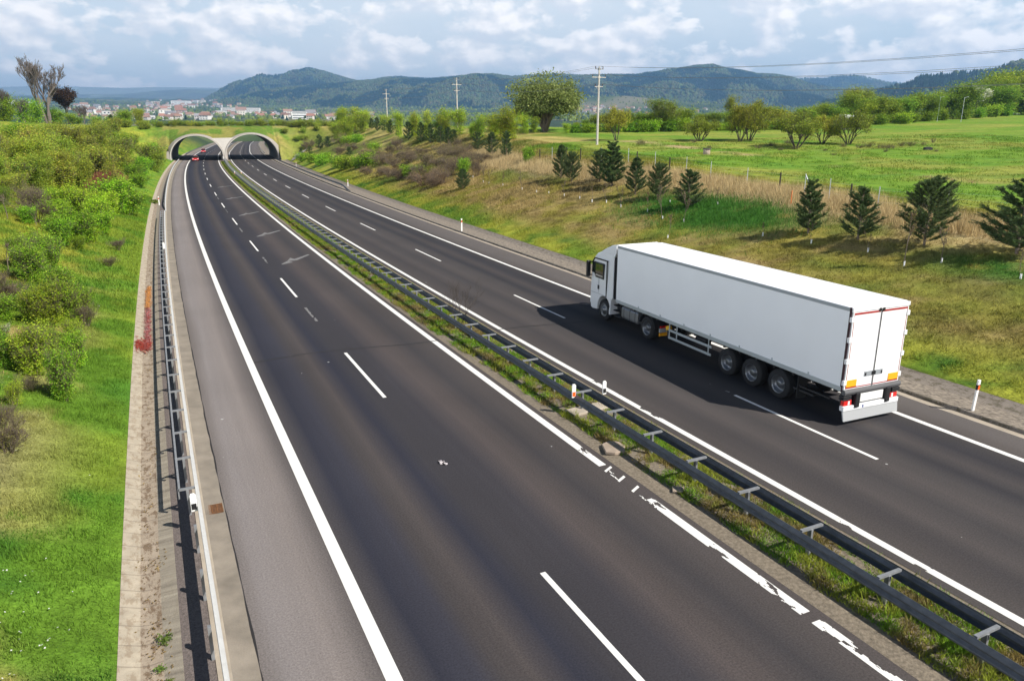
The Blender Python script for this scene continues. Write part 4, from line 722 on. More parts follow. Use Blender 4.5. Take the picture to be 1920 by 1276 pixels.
DATA={"pine":[[5.32,81.54,3.66,2.08,1052,336],[6.29,79.14,3.04,1.91,1072,341],[8.84,75.93,3.19,2.26,1124,341],[9.67,72.72,4.22,2.27,1147,350],[11.04,67.01,3.31,2.1,1191,366],[12.51,63.93,2.98,2.01,1234,374],[13.87,58.66,3.0,2.35,1290,391],[18.47,46.07,3.33,1.47,1514,440],[20.22,43.03,3.12,2.31,1608,450],[22.55,40.18,3.63,2.92,1732,462],[25.1,36.42,3.66,3.59,1905,478],[-5.97,91.18,2.52,1.95,868,357]],
"pine_small":[[-5.26,117.07,3.02,2.14,896,285],[-2.93,109.86,3.31,2.16,922,293],[-0.74,105.78,3.49,1.93,950,296],[-39.05,213.28,3.03,2.08,697,243],[-35.61,202.83,3.46,2.12,708,246],[-32.4,193.73,3.03,1.89,720,248],[-29.16,184.2,3.41,2.06,733,252],[-25.82,173.7,2.72,1.94,747,256],[-21.83,160.99,3.9,2.25,766,264],[-17.91,150.56,3.87,2.32,790,268],[-15.36,144.4,3.71,2.22,808,270],[-12.99,138.49,3.36,1.94,826,272],[-11.21,134.46,3.27,2.26,841,275],[-10.21,135.15,2.32,1.7,852,270],[-53.45,211.67,4.24,2.67,600,282],[-50.8,210.13,3.0,2.36,615,277],[-56.27,211.34,2.12,2.08,581,290],[-60.88,219.28,1.89,1.54,565,292],[-36.98,172.49,1.98,1.7,655,292],[-108.73,343.23,3.41,2.39,505,243],[-106.1,342.97,3.9,2.87,516,247],[-100.6,343.17,4.39,2.87,539,244],[-95.58,343.03,3.41,2.87,560,246],[-158.91,343.03,4.39,3.35,295,246],[-143.87,297.79,3.81,2.49,267,250],[-121.65,233.2,3.32,2.28,212,252],[-117.97,218.43,2.48,2.13,185,248],[-104.06,192.41,3.02,2.15,186,262],[-85.8,149.73,2.78,2.1,142,275],[-83.95,152.6,2.18,1.71,176,284]],
"sapling":[[2.55,77.85,1.13,0,1006,361],[3.73,75.9,0.72,0,1029,364],[5.11,73.07,1.6,0,1058,368],[6.4,70.62,1.29,0,1087,373],[7.32,68.23,1.79,0,1110,380],[8.42,66.54,1.84,0,1137,381],[9.35,64.01,1.96,0,1164,389],[10.99,60.28,1.68,0,1214,399],[11.66,57.46,2.61,0,1242,411],[12.77,55.07,2.35,0,1282,417],[13.02,61.51,0.45,0,1256,381],[15.79,57.29,1.42,0,1345,385],[11.02,52.09,1.93,0,1252,447],[16.2,47.59,0.91,0,1430,443],[18.02,44.24,1.31,0,1521,457],[19.89,40.93,1.22,0,1627,473],[20.34,37.8,2.82,0,1695,498],[21.82,37.06,1.83,0,1765,494],[23.3,33.22,1.35,0,1913,523],[1.09,80.89,2.0,0,979,356],[-1.05,86.54,1.63,0,943,349],[-2.76,90.25,1.83,0,917,346],[-3.53,92.19,2.14,0,906,343],[-5.02,97.06,2.67,0,887,334]],
"tall_shrub":[[-25.4,170.72,6.32,2.15,747,260],[-20.23,161.87,5.19,2.26,781,257],[-16.39,151.36,5.61,2.33,805,262],[-13.76,152.91,5.22,3.2,831,252],[-9.82,143.65,5.11,3.41,862,254],[-5.9,132.04,4.33,2.58,896,262],[-3.09,126.17,4.32,2.64,925,262],[-1.27,121.51,5.37,3.74,945,264],[0.26,122.06,3.48,2.22,963,262],[2.35,135.06,3.65,2.07,985,252],[4.13,137.94,2.94,2.69,1003,250],[9.45,132.9,1.89,2.22,1062,250],[-46.41,225.87,7.06,5.66,665,246],[-42.01,218.64,5.9,4.26,684,243],[-57.24,256.97,4.74,4.29,640,242],[-47.4,222.82,3.49,3.11,655,252],[-56.87,333.88,5.21,3.71,715,236],[-50.76,221.47,5.37,3.4,632,262],[-45.84,211.62,5.43,3.25,650,262],[-2.68,127.81,3.0,1.79,930,259],[-46.74,221.9,5.68,2.94,658,252],[-20.56,164.67,4.22,1.95,781,254],[-7.09,135.44,2.7,2.74,885,259],[-14.95,154.12,3.07,2.26,821,254],[-17.38,156.6,3.12,2.19,801,257],[-51.23,233.24,4.31,4.55,645,251],[-12.59,150.37,3.96,2.62,840,253],[-41.72,212.99,5.3,3.12,679,250],[-21.02,164.64,4.1,3.33,777,255],[-5.89,133.77,2.95,2.24,897,259],[-55.15,247.39,6.15,5.0,640,246],[-2.25,134.48,2.97,1.59,936,253],[-29.28,185.0,4.47,2.19,733,251],[-56.12,252.66,5.38,5.1,641,244],[-1.0,130.59,3.53,2.0,949,255]],
"scrub_bright":[[-15.45,113.63,1.81,2.58,768,332],[-32.38,147.87,2.77,3.55,650,318],[-36.31,156.78,2.48,2.88,632,315],[-43.28,171.89,2.47,2.91,603,310],[-48.65,184.56,2.39,2.86,586,306],[-54.7,198.12,2.28,2.51,568,303],[-27.17,142.63,2.67,3.42,690,312],[-29.02,143.71,2.28,2.44,674,316],[-29.5,161.63,2.08,2.72,700,286],[-39.58,193.78,2.21,3.52,668,268],[-42.21,197.76,1.98,2.77,655,270],[-43.07,175.69,2.27,2.48,612,304],[2.05,97.21,2.1,1.51,990,305],[-6.53,102.6,2.07,1.31,870,325]],
"scrub_brown":[[-12.14,101.68,1.92,2.89,792,350],[-9.09,98.45,2.14,2.52,830,346],[-16.9,113.49,1.81,2.9,750,338],[-21.77,123.94,1.79,2.63,712,332],[-24.91,130.35,1.51,2.21,690,328],[-14.49,107.42,1.71,2.29,770,344],[-10.35,98.33,1.71,2.1,812,352],[-19.45,119.36,1.73,2.2,730,334]],
"scrub_twig":[[-10.04,109.24,2.36,3.09,830,322],[-13.42,118.89,2.22,3.19,800,312],[-17.24,128.77,2.04,3.27,770,306],[-19.54,126.88,2.19,3.05,742,318],[-23.66,137.47,2.18,3.3,716,310],[-27.38,149.62,2.15,3.37,700,300],[-8.45,103.78,2.4,2.5,845,330],[-6.99,107.57,2.17,2.28,868,316],[-8.28,115.29,1.66,2.43,858,300],[-31.25,158.67,2.05,3.12,680,296],[-24.33,150.54,1.94,3.17,730,290],[-20.13,143.3,1.64,2.82,760,288],[-37.75,179.32,2.05,3.27,660,284],[-32.46,171.47,1.72,2.89,690,280],[-44.29,197.53,3.11,3.6,640,276],[-10.83,105.41,1.68,2.24,815,335],[-6.36,110.03,2.06,2.02,878,306],[-4.49,97.54,2.11,1.8,895,330],[-41.58,182.1,2.09,3.07,635,290],[-4.14,106.91,1.54,1.96,905,305],[-13.85,111.81,1.78,2.22,785,330],[-20.19,136.61,1.77,2.88,750,300],[-62.13,231.94,3.15,3.9,578,280],[-25.57,144.01,2.38,3.25,708,305],[-22.32,150.77,2.48,2.64,749,282],[-9.12,126.22,1.99,2.12,857,281],[-11.06,124.96,1.52,2.72,834,290],[-10.96,121.73,1.75,2.23,832,297],[-29.33,151.4,2.07,3.52,685,303],[-15.47,131.79,1.7,2.78,793,293],[-11.66,128.74,1.75,2.89,831,286],[-4.71,105.93,1.68,1.94,897,310],[-23.27,139.33,1.9,2.75,723,305],[-7.01,115.9,1.99,2.12,874,294],[-8.51,111.78,1.37,2.29,852,310],[-9.0,120.87,1.73,2.12,854,291],[-7.87,115.34,1.66,2.52,863,298],[-18.65,133.81,1.92,2.92,762,300]],
"orchard_tree":[[28.18,114.17,3.42,5.27,1313,265],[34.09,114.17,5.05,4.47,1387,265],[35.67,114.65,5.72,5.29,1405,265],[38.68,103.57,4.59,5.95,1493,277],[45.05,110.81,3.95,4.65,1541,270],[48.05,108.94,4.51,5.03,1590,272],[15.83,116.1,4.8,3.57,1155,264]],
"round_willow":[[6.16,142.66,9.33,10.73,1022,247]],
"meadow_bush":[[17.86,105.38,1.05,1.62,1202,273],[11.21,146.33,1.25,2.04,1070,244],[61.77,111.77,0.8,0.63,1750,268],[12.53,143.88,1.23,2.2,1085,246],[15.84,142.07,1.41,2.38,1120,247],[26.26,110.39,0.71,1.08,1300,268],[26.2,101.01,0.43,0.99,1330,278],[32.84,101.83,0.51,1.0,1420,279],[35.64,104.92,0.6,1.76,1445,274],[39.84,109.89,0.71,2.0,1478,270],[35.1,99.68,0.43,0.84,1462,282],[40.24,98.03,0.35,0.69,1545,283],[45.37,104.45,0.52,1.17,1580,276],[46.79,102.69,0.59,1.3,1610,278],[48.68,104.02,0.74,1.6,1628,276],[49.26,101.85,0.66,1.43,1650,278],[50.41,100.99,0.72,1.56,1672,279],[54.31,106.23,0.76,1.49,1690,274],[55.88,106.69,0.69,1.34,1708,273],[57.77,107.14,0.61,1.05,1730,273],[38.88,91.61,0.33,0.64,1564,291],[47.16,95.98,0.48,0.81,1660,285],[53.49,95.98,0.34,0.67,1754,285],[37.89,101.39,0.51,1.28,1493,280]],
"treeline_tree":[[11.68,140.87,1.8,1.37,1079,248.1],[13.67,143.27,2.14,1.7,1097,246.3],[15.48,141.48,3.12,2.56,1117,247.2],[17.79,142.68,2.94,3.08,1139,246.3],[18.91,142.1,3.03,3.07,1151,245.9],[21.13,144.5,3.49,3.32,1170,245.1],[22.66,143.29,2.75,1.9,1187,245.7],[24.97,146.94,3.24,3.27,1204,243.9],[26.82,147.56,3.35,3.08,1221,243.5],[27.96,143.89,3.27,2.91,1239,245.3],[30.04,145.71,2.9,2.74,1256,244.7],[33.31,151.91,4.21,4.44,1275,243.1],[34.19,150.66,3.32,2.31,1286,243.1],[36.86,151.32,3.01,2.21,1310,242.0],[37.24,149.4,2.97,2.18,1318,243.7],[39.47,148.79,3.28,2.9,1341,243.4],[41.99,150.07,3.3,2.51,1362,242.0],[41.95,146.96,2.92,2.35,1370,243.1],[45.56,152.61,4.12,3.08,1389,240.9],[47.65,153.89,2.73,2.25,1405,240.4],[49.91,152.58,4.22,3.29,1430,241.9],[50.66,152.58,4.12,4.14,1437,241.7],[53.0,153.24,4.02,3.73,1457,240.8],[55.81,154.51,3.07,3.12,1479,240.9],[57.85,154.52,3.84,3.23,1498,240.6],[58.44,153.24,4.13,3.41,1508,241.0],[62.69,159.81,4.19,3.0,1524,237.6],[64.24,159.8,4.87,3.67,1538,238.0],[66.03,158.48,4.27,4.52,1559,238.1],[73.26,169.44,5.29,3.65,1582,234.7],[75.33,170.18,6.63,5.2,1597,233.5],[77.7,170.17,4.7,5.09,1617,233.7],[80.62,174.52,5.56,4.73,1625,231.5],[82.0,173.05,6.01,4.81,1642,232.5],[86.54,176.74,5.13,5.16,1665,230.4],[92.23,185.79,5.53,4.51,1675,229.0],[94.42,184.23,5.61,5.12,1698,229.7],[98.09,188.17,6.79,5.49,1711,227.4],[102.33,189.73,6.18,4.61,1737,227.3],[105.94,193.76,6.45,6.72,1748,225.8],[112.38,202.06,7.15,5.89,1762,222.7],[114.18,199.53,6.92,4.84,1785,223.7],[116.87,200.38,9.21,7.09,1801,223.1],[122.68,207.21,6.89,4.74,1814,220.9],[133.93,222.44,7.55,7.55,1829,218.0],[139.66,228.05,10.96,7.74,1844,217.4],[147.55,233.86,12.22,8.42,1871,215.7],[141.94,222.47,8.49,7.86,1881,217.2],[157.2,241.82,13.49,12.39,1899,213.9],[159.56,239.82,9.99,10.79,1921,213.9],[157.91,232.98,8.72,8.23,1939,213.8],[161.51,235.9,11.99,9.64,1949,213.5]],
"treeline_bush":[[11.54,137.96,1.47,2.79,1080,249.0],[14.19,138.54,1.67,3.19,1107,248.7],[17.48,138.56,1.58,2.9,1141,248.2],[20.93,139.72,2.28,3.12,1175,247.8],[23.27,140.31,1.99,2.84,1198,247.4],[26.22,141.49,2.11,2.76,1226,247.0],[29.45,140.91,2.1,2.26,1260,246.6],[32.24,141.51,2.41,2.56,1287,246.1],[35.88,143.88,1.53,2.61,1318,245.7],[39.19,143.9,1.43,2.51,1351,245.2],[41.89,143.91,1.64,3.21,1378,244.8],[45.79,144.52,2.36,2.72,1415,244.3],[49.52,149.39,1.8,2.91,1436,243.9],[53.17,150.03,2.24,3.24,1469,243.4],[56.82,150.04,2.02,2.61,1504,243.0],[61.47,153.86,2.51,2.57,1534,241.2],[65.26,157.14,2.34,3.5,1557,239.4],[72.65,164.51,1.63,2.75,1595,237.6],[76.97,168.01,2.38,3.62,1619,235.8],[82.06,170.87,2.3,2.97,1651,234.0],[87.17,173.79,2.46,3.98,1682,231.9],[95.57,184.23,1.96,3.33,1707,229.8],[101.61,188.16,2.53,3.13,1738,227.7],[109.17,193.76,3.02,2.96,1772,225.6],[116.81,199.54,2.12,3.6,1804,223.4],[124.97,207.2,2.64,3.59,1830,221.3],[134.49,215.14,3.35,3.73,1862,219.2],[142.87,222.47,2.99,3.7,1887,217.1],[160.05,239.77,3.9,5.31,1924,215.0],[161.51,235.84,3.66,4.41,1949,215.0]],
"birch_tall":[[76.94,175.23,7.95,4.87,1592,232],[81.6,177.49,7.79,4.44,1622,230],[43.55,154.54,6.36,2.37,1365,240],[26.73,142.1,5.86,5.94,1230,246],[29.62,142.69,5.47,4.37,1258,246],[158.56,239.82,13.21,8.3,1915,214],[149.81,233.89,9.58,6.48,1885,215]],
"blossom_tree":[[132.03,218.74,8.04,4.55,1831,219]],
"yellow_bush":[[51.71,150.04,3.84,3.55,1455,243],[53.57,149.39,3.18,3.12,1475,244]],
"hedge_bush":[[-157.71,343.33,1.71,3.82,300,241.5],[-156.04,343.23,2.44,3.58,307,243.1],[-152.93,343.33,1.71,3.11,320,241.6],[-150.64,341.93,2.18,3.81,327,241.3],[-149.35,343.33,1.95,3.58,335,241.6],[-146.24,343.35,2.92,3.82,348,241.2],[-144.57,343.31,2.44,2.87,355,241.9],[-142.66,343.25,2.68,3.35,363,242.7],[-140.51,343.27,1.71,2.87,372,242.4],[-137.64,343.31,2.92,3.58,384,241.9],[-136.92,343.33,2.68,2.87,387,241.6],[-134.06,343.27,1.71,2.63,399,242.4],[-132.38,343.32,2.92,2.87,406,241.7],[-129.28,343.38,2.44,3.82,419,240.7],[-128.08,343.36,2.92,3.11,424,241.1],[-124.97,343.37,3.17,3.35,437,240.9],[-122.82,343.43,2.19,2.87,446,240.0],[-121.39,343.39,1.95,3.35,452,240.6],[-118.76,343.38,1.95,3.82,463,240.8],[-116.61,343.4,2.44,2.87,472,240.4],[-114.22,343.4,2.19,4.3,482,240.5],[-112.79,343.4,2.19,3.58,488,240.5],[-110.16,343.35,2.68,2.63,499,241.2],[-107.53,343.32,2.44,3.35,510,241.7],[-106.34,343.25,2.44,2.87,515,242.7],[-104.19,343.28,2.19,2.87,524,242.3],[-101.32,343.31,2.68,3.35,536,241.9],[-99.65,343.21,1.71,3.35,543,243.3],[-97.49,343.23,1.71,2.63,552,243.1],[-95.34,343.21,2.19,2.87,561,243.4],[-93.43,343.18,2.92,3.82,569,243.8],[-91.76,343.22,2.44,4.06,576,243.2],[-84.59,326.54,2.55,2.73,588,244.1],[-75.98,303.13,2.37,2.74,600,243.6],[-70.7,288.4,1.84,2.81,608,244.5],[-69.03,284.87,2.23,2.58,612,244.0],[-62.01,266.64,2.46,3.16,626,243.6],[-60.33,263.38,2.24,2.02,631,243.0]],
"bare_tree":[[-121.41,201.1,15.94,8.65,90,226],[-137.02,245.37,5.9,5.11,155,224],[-110.28,167.06,6.62,5.79,8,222],[-118.03,185.97,5.26,3.35,45,224]],
"copper_tree":[[-150.68,261.09,11.82,6.52,128,224]],
"crest_tree":[[-109.47,167.06,5.44,3.24,15,222],[-118.42,185.97,4.74,3.35,42,224],[-117.96,190.57,5.67,3.44,68,226],[-124.56,208.65,4.43,3.77,100,228],[-136.21,231.39,3.93,3.21,112,228],[-137.95,241.25,3.42,4.02,136,226],[-136.5,242.16,2.4,2.35,148,228],[-145.64,269.25,3.44,3.74,182,236],[-161.67,315.28,4.92,5.26,222,233],[-169.46,336.85,6.68,5.62,236,233],[-110.17,166.25,2.35,3.46,5,226],[-158.91,302.32,3.43,3.78,204,236]],
"thicket_tree":[[-43.56,63.77,3.39,2.0,2,366],[-50.65,79.15,4.41,2.7,58,340],[-49.88,71.97,3.23,1.99,-17,340],[-59.42,87.29,3.51,2.21,-6,305],[-63.25,109.39,5.83,3.48,141,315],[-54.62,91.9,5.25,3.85,122,338],[-59.31,95.01,4.31,3.22,76,316],[-53.12,85.36,5.0,2.9,82,335],[-55.4,93.49,4.8,2.78,124,335],[-50.02,79.42,4.31,3.05,73,344],[-52.53,80.59,3.61,2.06,40,333],[-47.61,76.01,3.81,2.27,80,357],[-46.69,74.38,3.73,1.85,79,362],[-46.35,66.9,4.08,2.19,-14,354],[-66.66,112.4,5.25,3.33,118,303],[-59.34,107.72,3.58,2.36,182,330],[-76.21,125.16,3.67,2.46,92,282],[-60.87,107.87,3.27,1.68,162,323],[-49.0,79.31,3.68,2.26,91,351],[-48.76,86.03,3.56,1.84,164,358],[-87.73,162.4,4.76,2.96,190,283],[-80.71,143.38,4.0,2.42,158,285],[-52.63,97.17,3.17,1.86,198,349],[-79.3,145.58,5.84,4.2,185,292],[-54.79,94.21,4.57,2.34,140,338],[-56.18,95.9,3.33,2.04,133,332],[-54.14,93.4,4.39,2.98,143,340],[-47.12,78.18,4.2,2.67,114,361],[-73.11,155.25,4.14,2.74,294,323],[-65.42,125.17,4.24,3.81,221,324],[-99.9,200.63,4.02,3.24,250,281],[-93.39,182.31,4.57,4.09,230,284],[-71.14,130.89,2.92,2.77,189,307],[-116.33,240.16,5.32,4.03,268,271],[-83.99,177.04,3.82,2.37,287,307],[-80.45,149.24,3.53,3.15,193,292]],
"thicket_olive":[[-57.72,84.04,3.26,2.13,-14,309],[-61.0,98.73,4.47,2.99,84,310],[-59.88,97.82,5.0,3.04,93,315],[-60.8,96.33,4.3,3.06,65,309],[-54.34,88.23,3.95,2.5,91,335],[-44.33,65.13,3.27,2.32,5,364],[-54.13,78.78,3.92,2.28,-12,322],[-56.25,82.87,3.46,2.11,-1,317],[-48.36,79.58,3.93,2.32,106,355],[-59.6,86.95,4.31,3.06,-13,304],[-58.59,92.3,4.85,2.8,61,316],[-50.21,85.12,3.64,2.36,130,349],[-71.85,119.9,4.81,3.29,107,290],[-66.89,129.46,5.88,3.39,229,321],[-50.43,93.11,4.87,3.51,199,356],[-48.69,91.43,3.79,1.89,213,364],[-51.16,89.09,4.13,2.03,152,349],[-51.49,93.2,4.73,3.64,183,351],[-89.74,167.93,5.65,4.24,198,281],[-49.54,82.0,2.79,1.87,110,350],[-64.09,110.34,4.92,3.27,137,313],[-50.32,88.67,3.15,2.46,162,352],[-76.48,137.36,3.84,3.77,168,293],[-101.8,188.4,4.97,2.9,187,264],[-70.52,126.65,2.73,1.7,170,306],[-67.44,130.56,4.42,2.77,229,320],[-65.79,129.36,2.89,2.2,241,325],[-84.21,174.24,3.88,3.81,274,304],[-77.1,150.69,4.33,2.87,234,306],[-74.4,156.01,5.17,4.96,285,319],[-139.87,292.62,3.33,3.47,275,255],[-121.87,242.67,2.59,3.05,241,260],[-125.29,247.94,3.0,2.77,236,256],[-114.37,222.43,2.54,2.8,224,261],[-74.99,115.92,1.66,1.62,36,272],[-78.41,137.55,1.77,1.74,148,286],[-71.64,119.4,1.8,1.76,106,290],[-70.4,104.84,1.2,1.18,2,278],[-47.77,91.36,2.59,2.09,227,368],[-44.03,66.41,2.22,1.9,31,370],[-94.3,167.75,3.35,3.28,156,265],[-69.29,109.51,3.37,3.46,59,288],[-64.29,117.29,3.04,2.9,184,318],[-53.06,89.21,3.62,2.53,122,342],[-46.48,69.65,2.83,2.93,23,359],[-55.78,81.82,2.12,1.5,-5,319],[-67.01,102.45,2.2,2.02,29,290],[-55.09,93.84,2.85,2.2,132,337],[-48.55,75.77,2.97,2.91,59,352],[-50.64,81.43,3.36,3.24,84,343],[-46.73,78.15,3.29,2.73,121,363],[-93.12,180.1,4.12,3.03,223,283],[-53.24,87.09,3.59,3.64,98,338],[-54.6,84.77,3.0,2.22,50,328],[-48.3,80.89,2.35,1.78,121,356],[-42.98,63.18,1.89,1.94,7,371],[-85.37,140.99,2.61,2.07,94,265],[-67.83,99.7,2.14,1.54,-10,281],[-48.25,77.98,3.28,2.94,90,353],[-52.38,90.27,2.81,2.88,143,345],[-104.21,197.87,5.51,5.67,207,267],[-49.63,81.67,3.55,3.71,105,349]],
"thicket_green":[[-88.01,173.96,4.61,3.06,240,291],[-116.93,232.7,4.64,3.09,241,263],[-65.09,115.0,2.9,1.79,158,313],[-82.67,156.77,3.82,2.65,210,294],[-105.8,200.46,4.14,3.22,205,264],[-82.71,174.79,4.9,2.83,289,309],[-93.9,169.05,1.57,1.3,166,268],[-114.38,226.91,2.1,2.38,239,265],[-139.87,292.62,3.54,4.29,275,255],[-107.98,199.11,2.27,2.36,183,256],[-154.14,332.92,3.31,3.02,296,251],[-74.5,112.65,1.85,1.97,15,270],[-78.18,136.95,1.77,1.73,147,287],[-39.76,75.05,3.41,3.23,222,400],[-39.55,76.27,2.79,2.41,238,402],[-38.39,70.76,2.28,2.24,205,405],[-46.54,90.88,1.72,1.56,243,374],[-65.8,134.69,3.31,2.86,270,330],[-79.5,166.92,3.36,3.06,285,312],[-57.15,113.34,2.96,2.41,250,345],[-54.8,110.41,2.08,2.04,262,352],[-30.84,54.2,1.2,1.34,176,455],[-34.95,62.51,2.48,2.16,185,425],[-30.83,52.44,2.33,1.9,150,455],[-30.24,49.83,1.92,1.67,125,462],[-36.83,62.41,2.75,2.25,140,412],[-34.53,56.8,2.26,1.8,118,428],[-73.06,113.44,3.57,2.78,41,277],[-55.36,99.81,3.18,3.04,178,339],[-88.73,170.6,4.27,3.35,219,285],[-56.94,99.15,2.94,2.18,149,331],[-43.66,63.5,1.8,1.77,-4,366],[-72.18,113.35,2.92,2.94,52,281],[-39.02,66.3,1.65,1.9,140,399],[-37.55,60.93,1.34,1.18,103,408],[-37.62,62.21,1.55,1.79,119,407],[-35.43,54.11,1.35,1.09,52,422],[-29.07,49.54,1.03,0.94,154,470],[-40.3,72.98,1.49,1.47,190,395],[-39.39,64.45,1.93,1.8,108,396],[-33.0,59.32,1.75,1.42,191,438]],
"leafy_shrub":[[-25.9,40.78,2.38,1.8,95,512],[-24.75,37.4,2.25,1.49,62,530],[-27.09,40.16,1.8,1.18,40,505],[-19.6,31.45,2.21,1.46,128,608],[-19.77,30.53,1.87,1.28,96,612],[-22.43,35.67,1.62,1.32,112,560],[-19.48,32.54,1.49,0.97,160,604],[-20.24,30.29,1.39,1.0,68,610],[-14.59,22.56,1.78,0.87,122,752],[-16.6,24.34,1.9,1.12,68,705],[-16.83,25.45,1.66,0.85,92,690],[-16.27,26.2,1.43,0.88,145,690],[-17.64,24.42,1.52,0.93,12,690],[-21.29,31.7,1.21,0.95,60,590],[-21.25,29.85,1.14,1.12,8,600],[-18.18,29.48,1.0,0.8,142,640],[-15.35,21.33,0.84,0.5,30,762],[-38.75,62.06,1.54,1.78,90,399],[-38.31,62.52,1.92,2.02,107,403],[-31.2,53.57,1.66,1.52,157,452],[-33.32,53.53,1.3,1.2,99,435],[-39.45,70.55,1.91,1.82,181,399],[-41.56,67.03,1.62,1.54,94,386],[-40.64,59.69,1.66,1.32,9,386],[-38.22,62.01,1.5,1.29,102,403]],
"twiggy_shrub":[[-13.45,18.11,1.46,0.86,18,850],[-35.67,55.72,2.87,2.01,72,420],[-22.46,32.06,1.7,1.34,18,575],[-39.75,61.89,2.26,1.77,64,392],[-28.8,53.59,0.96,0.94,222,470],[-19.04,31.95,1.17,0.96,165,612],[-15.74,22.73,0.64,0.7,60,735],[-26.02,47.05,0.77,0.9,205,500]],
"red_twig_bush":[[-48.64,89.23,2.59,2.8,195,362],[-51.03,96.24,2.52,2.47,215,356],[-45.72,82.32,2.04,1.76,182,372]],
"bare_sapling":[[-36.57,53.77,1.82,0,15,412],[-26.98,38.99,1.52,0,17,508],[-34.8,54.08,1.59,0,68,425],[-29.06,43.49,1.42,0,44,480]],
"white_blossom_bush":[[-100.85,175.28,1.75,3.67,135,252],[-99.02,175.08,1.5,2.69,150,258],[-20.34,28.51,0.31,0.34,10,622],[-81.0,126.61,1.81,1.06,45,265]]}
NAMES={'median_tree':('bare_sapling','sapling'),'pine':('pine_tree','pine tree'),'pine_small':('pine_tree','pine tree'),'sapling':('sapling','sapling'),'tall_shrub':('young_tree','young tree'),'scrub_bright':('green_bush','bush'),'scrub_brown':('red_brown_bush','bush'),'scrub_twig':('twiggy_bush','bush'),
'orchard_tree':('orchard_tree','tree'),'round_willow':('willow_tree','tree'),'meadow_bush':('meadow_bush','bush'),'treeline_tree':('woodland_tree','tree'),'treeline_bush':('woodland_bush','bush'),'birch_tall':('birch_tree','tree'),'blossom_tree':('blossom_tree','tree'),
'yellow_bush':('yellow_bush','bush'),'hedge_bush':('hedge_bush','bush'),'bare_tree':('bare_tree','tree'),'copper_tree':('copper_leaved_tree','tree'),'crest_tree':('crest_tree','tree'),'thicket_tree':('thicket_tree','tree'),'thicket_olive':('olive_shrub','shrub'),'thicket_green':('green_shrub','shrub'),
'leafy_shrub':('leafy_shrub','shrub'),'twiggy_shrub':('twiggy_shrub','shrub'),'red_twig_bush':('red_twig_bush','bush'),'bare_sapling':('bare_sapling','sapling'),'white_blossom_bush':('blossom_bush','bush')}
TXT={'pine':('{o} bushy young pine from the right in the row on the right bank','R','row of young pines on the right bank'),
'pine_small':('{o} small dark pine from the left on the distant banks around the overpass','L','small dark pines around the overpass'),
'sapling':('{o} thin sapling from the left planted on the dry right bank','L','thin saplings planted on the right bank'),
'tall_shrub':('{o} yellow green young tree from the left along the top of the right cutting','L','young trees along the top of the right cutting'),
'scrub_bright':('{o} bright green bush from the left low on the right cutting','L','bright green bushes on the right cutting'),
'scrub_brown':('{o} reddish brown leafless bush from the left at the foot of the right cutting','L','reddish brown bushes at the foot of the right cutting'),
'scrub_twig':('{o} pale brown twiggy bush from the left amid the right cutting','L','pale brown twiggy bushes on the right cutting'),
'orchard_tree':('{o} low spreading olive green tree from the left in the meadow','L','low spreading trees in the meadow'),
'round_willow':('tall round topped grey green willow standing between two power poles','L',None),
'meadow_bush':('{o} small brownish tuft of bush from the left in the meadow','L','brownish tufts of bush in the meadow'),
'treeline_tree':('{o} tree from the left in the wood along the far meadow edge','L','trees of the wood along the meadow edge'),
'treeline_bush':('{o} rounded bush from the left in front of the meadow edge wood','L','rounded bushes in front of the meadow edge wood'),
'birch_tall':('{o} tall pale green tree from the left rising over the meadow edge wood','L','tall pale green trees over the wood'),
'blossom_tree':('white flowering tree at the right end of the meadow edge wood','L',None),
'yellow_bush':('{o} bright yellow green bush from the left behind the spreading meadow trees','L','bright yellow green bushes'),
'hedge_bush':('{o} small rounded bush from the left in the hedge on top of the overpass','L','hedge bushes on top of the overpass'),
'bare_tree':('{o} largest leafless grey tree on the left skyline','H','leafless trees on the left skyline'),
'copper_tree':('dark copper leaved tree beside the big bare tree on the left skyline','L',None),
'crest_tree':('{o} small green tree from the left on the left skyline','L','small green trees on the left skyline'),
'thicket_tree':('{o} olive green young tree from the left in the dense thicket on the left bank','L','young trees of the left thicket'),
'thicket_olive':('{o} olive yellow shrub from the left in the thicket on the left bank','L','olive shrubs of the left thicket'),
'thicket_green':('{o} fresh green shrub from the left on the upper left bank','L','fresh green shrubs on the left bank'),
'leafy_shrub':('{o} nearest leafy yellow green shrub on the grass of the left bank','N','leafy shrubs on the near left bank'),
'twiggy_shrub':('{o} nearest twiggy brownish shrub on the left bank','N','twiggy shrubs on the left bank'),
'red_twig_bush':('{o} red twigged leafless bush from the left on the left bank','L','red twigged bushes on the left bank'),
'bare_sapling':('{o} nearest bare thin sapling on the left bank','N','bare saplings on the left bank'),
'white_blossom_bush':('{o} white flowering bush from the left on the left bank','L','white flowering bushes on the left bank')}
def put_plant(kind,i,x,y,h,w,label,group,rng,z=None,lean=0):
    v=PROTO[kind if not (kind=='pine' and h>0 and w>0 and w/h<.55) else 'pine_slim']; tm,cm,ph,pw=v[i%len(v)]
    if kind in ('thicket_tree','thicket_olive','leafy_shrub'): w*=.86
    nm,cat=NAMES[kind]; z=ground_z(x,y) if z is None else z
    t=thing(nm,label,cat,(x,y,z-.03),rng.uniform(0,6.28),group); k=h/ph; kw=(w/pw if w>0 else k*.9); kw=float(np.clip(kw,k*.45,k*2.2)); t.scale=(kw,kw,k)
    link('trunk',tm,t)
    if cm: link('crown',cm,t)
    return t
rg=random.Random(7)
_r=random.Random(4)
for k_ in range(26):
    o=_r.choice((-1,1))*_r.uniform(18,55); s=_r.uniform(259,272); x,y=so2xy(s,o); DATA['hedge_bush'].append([float(x),float(y),1.5,2.,float(x)/float(y),0])
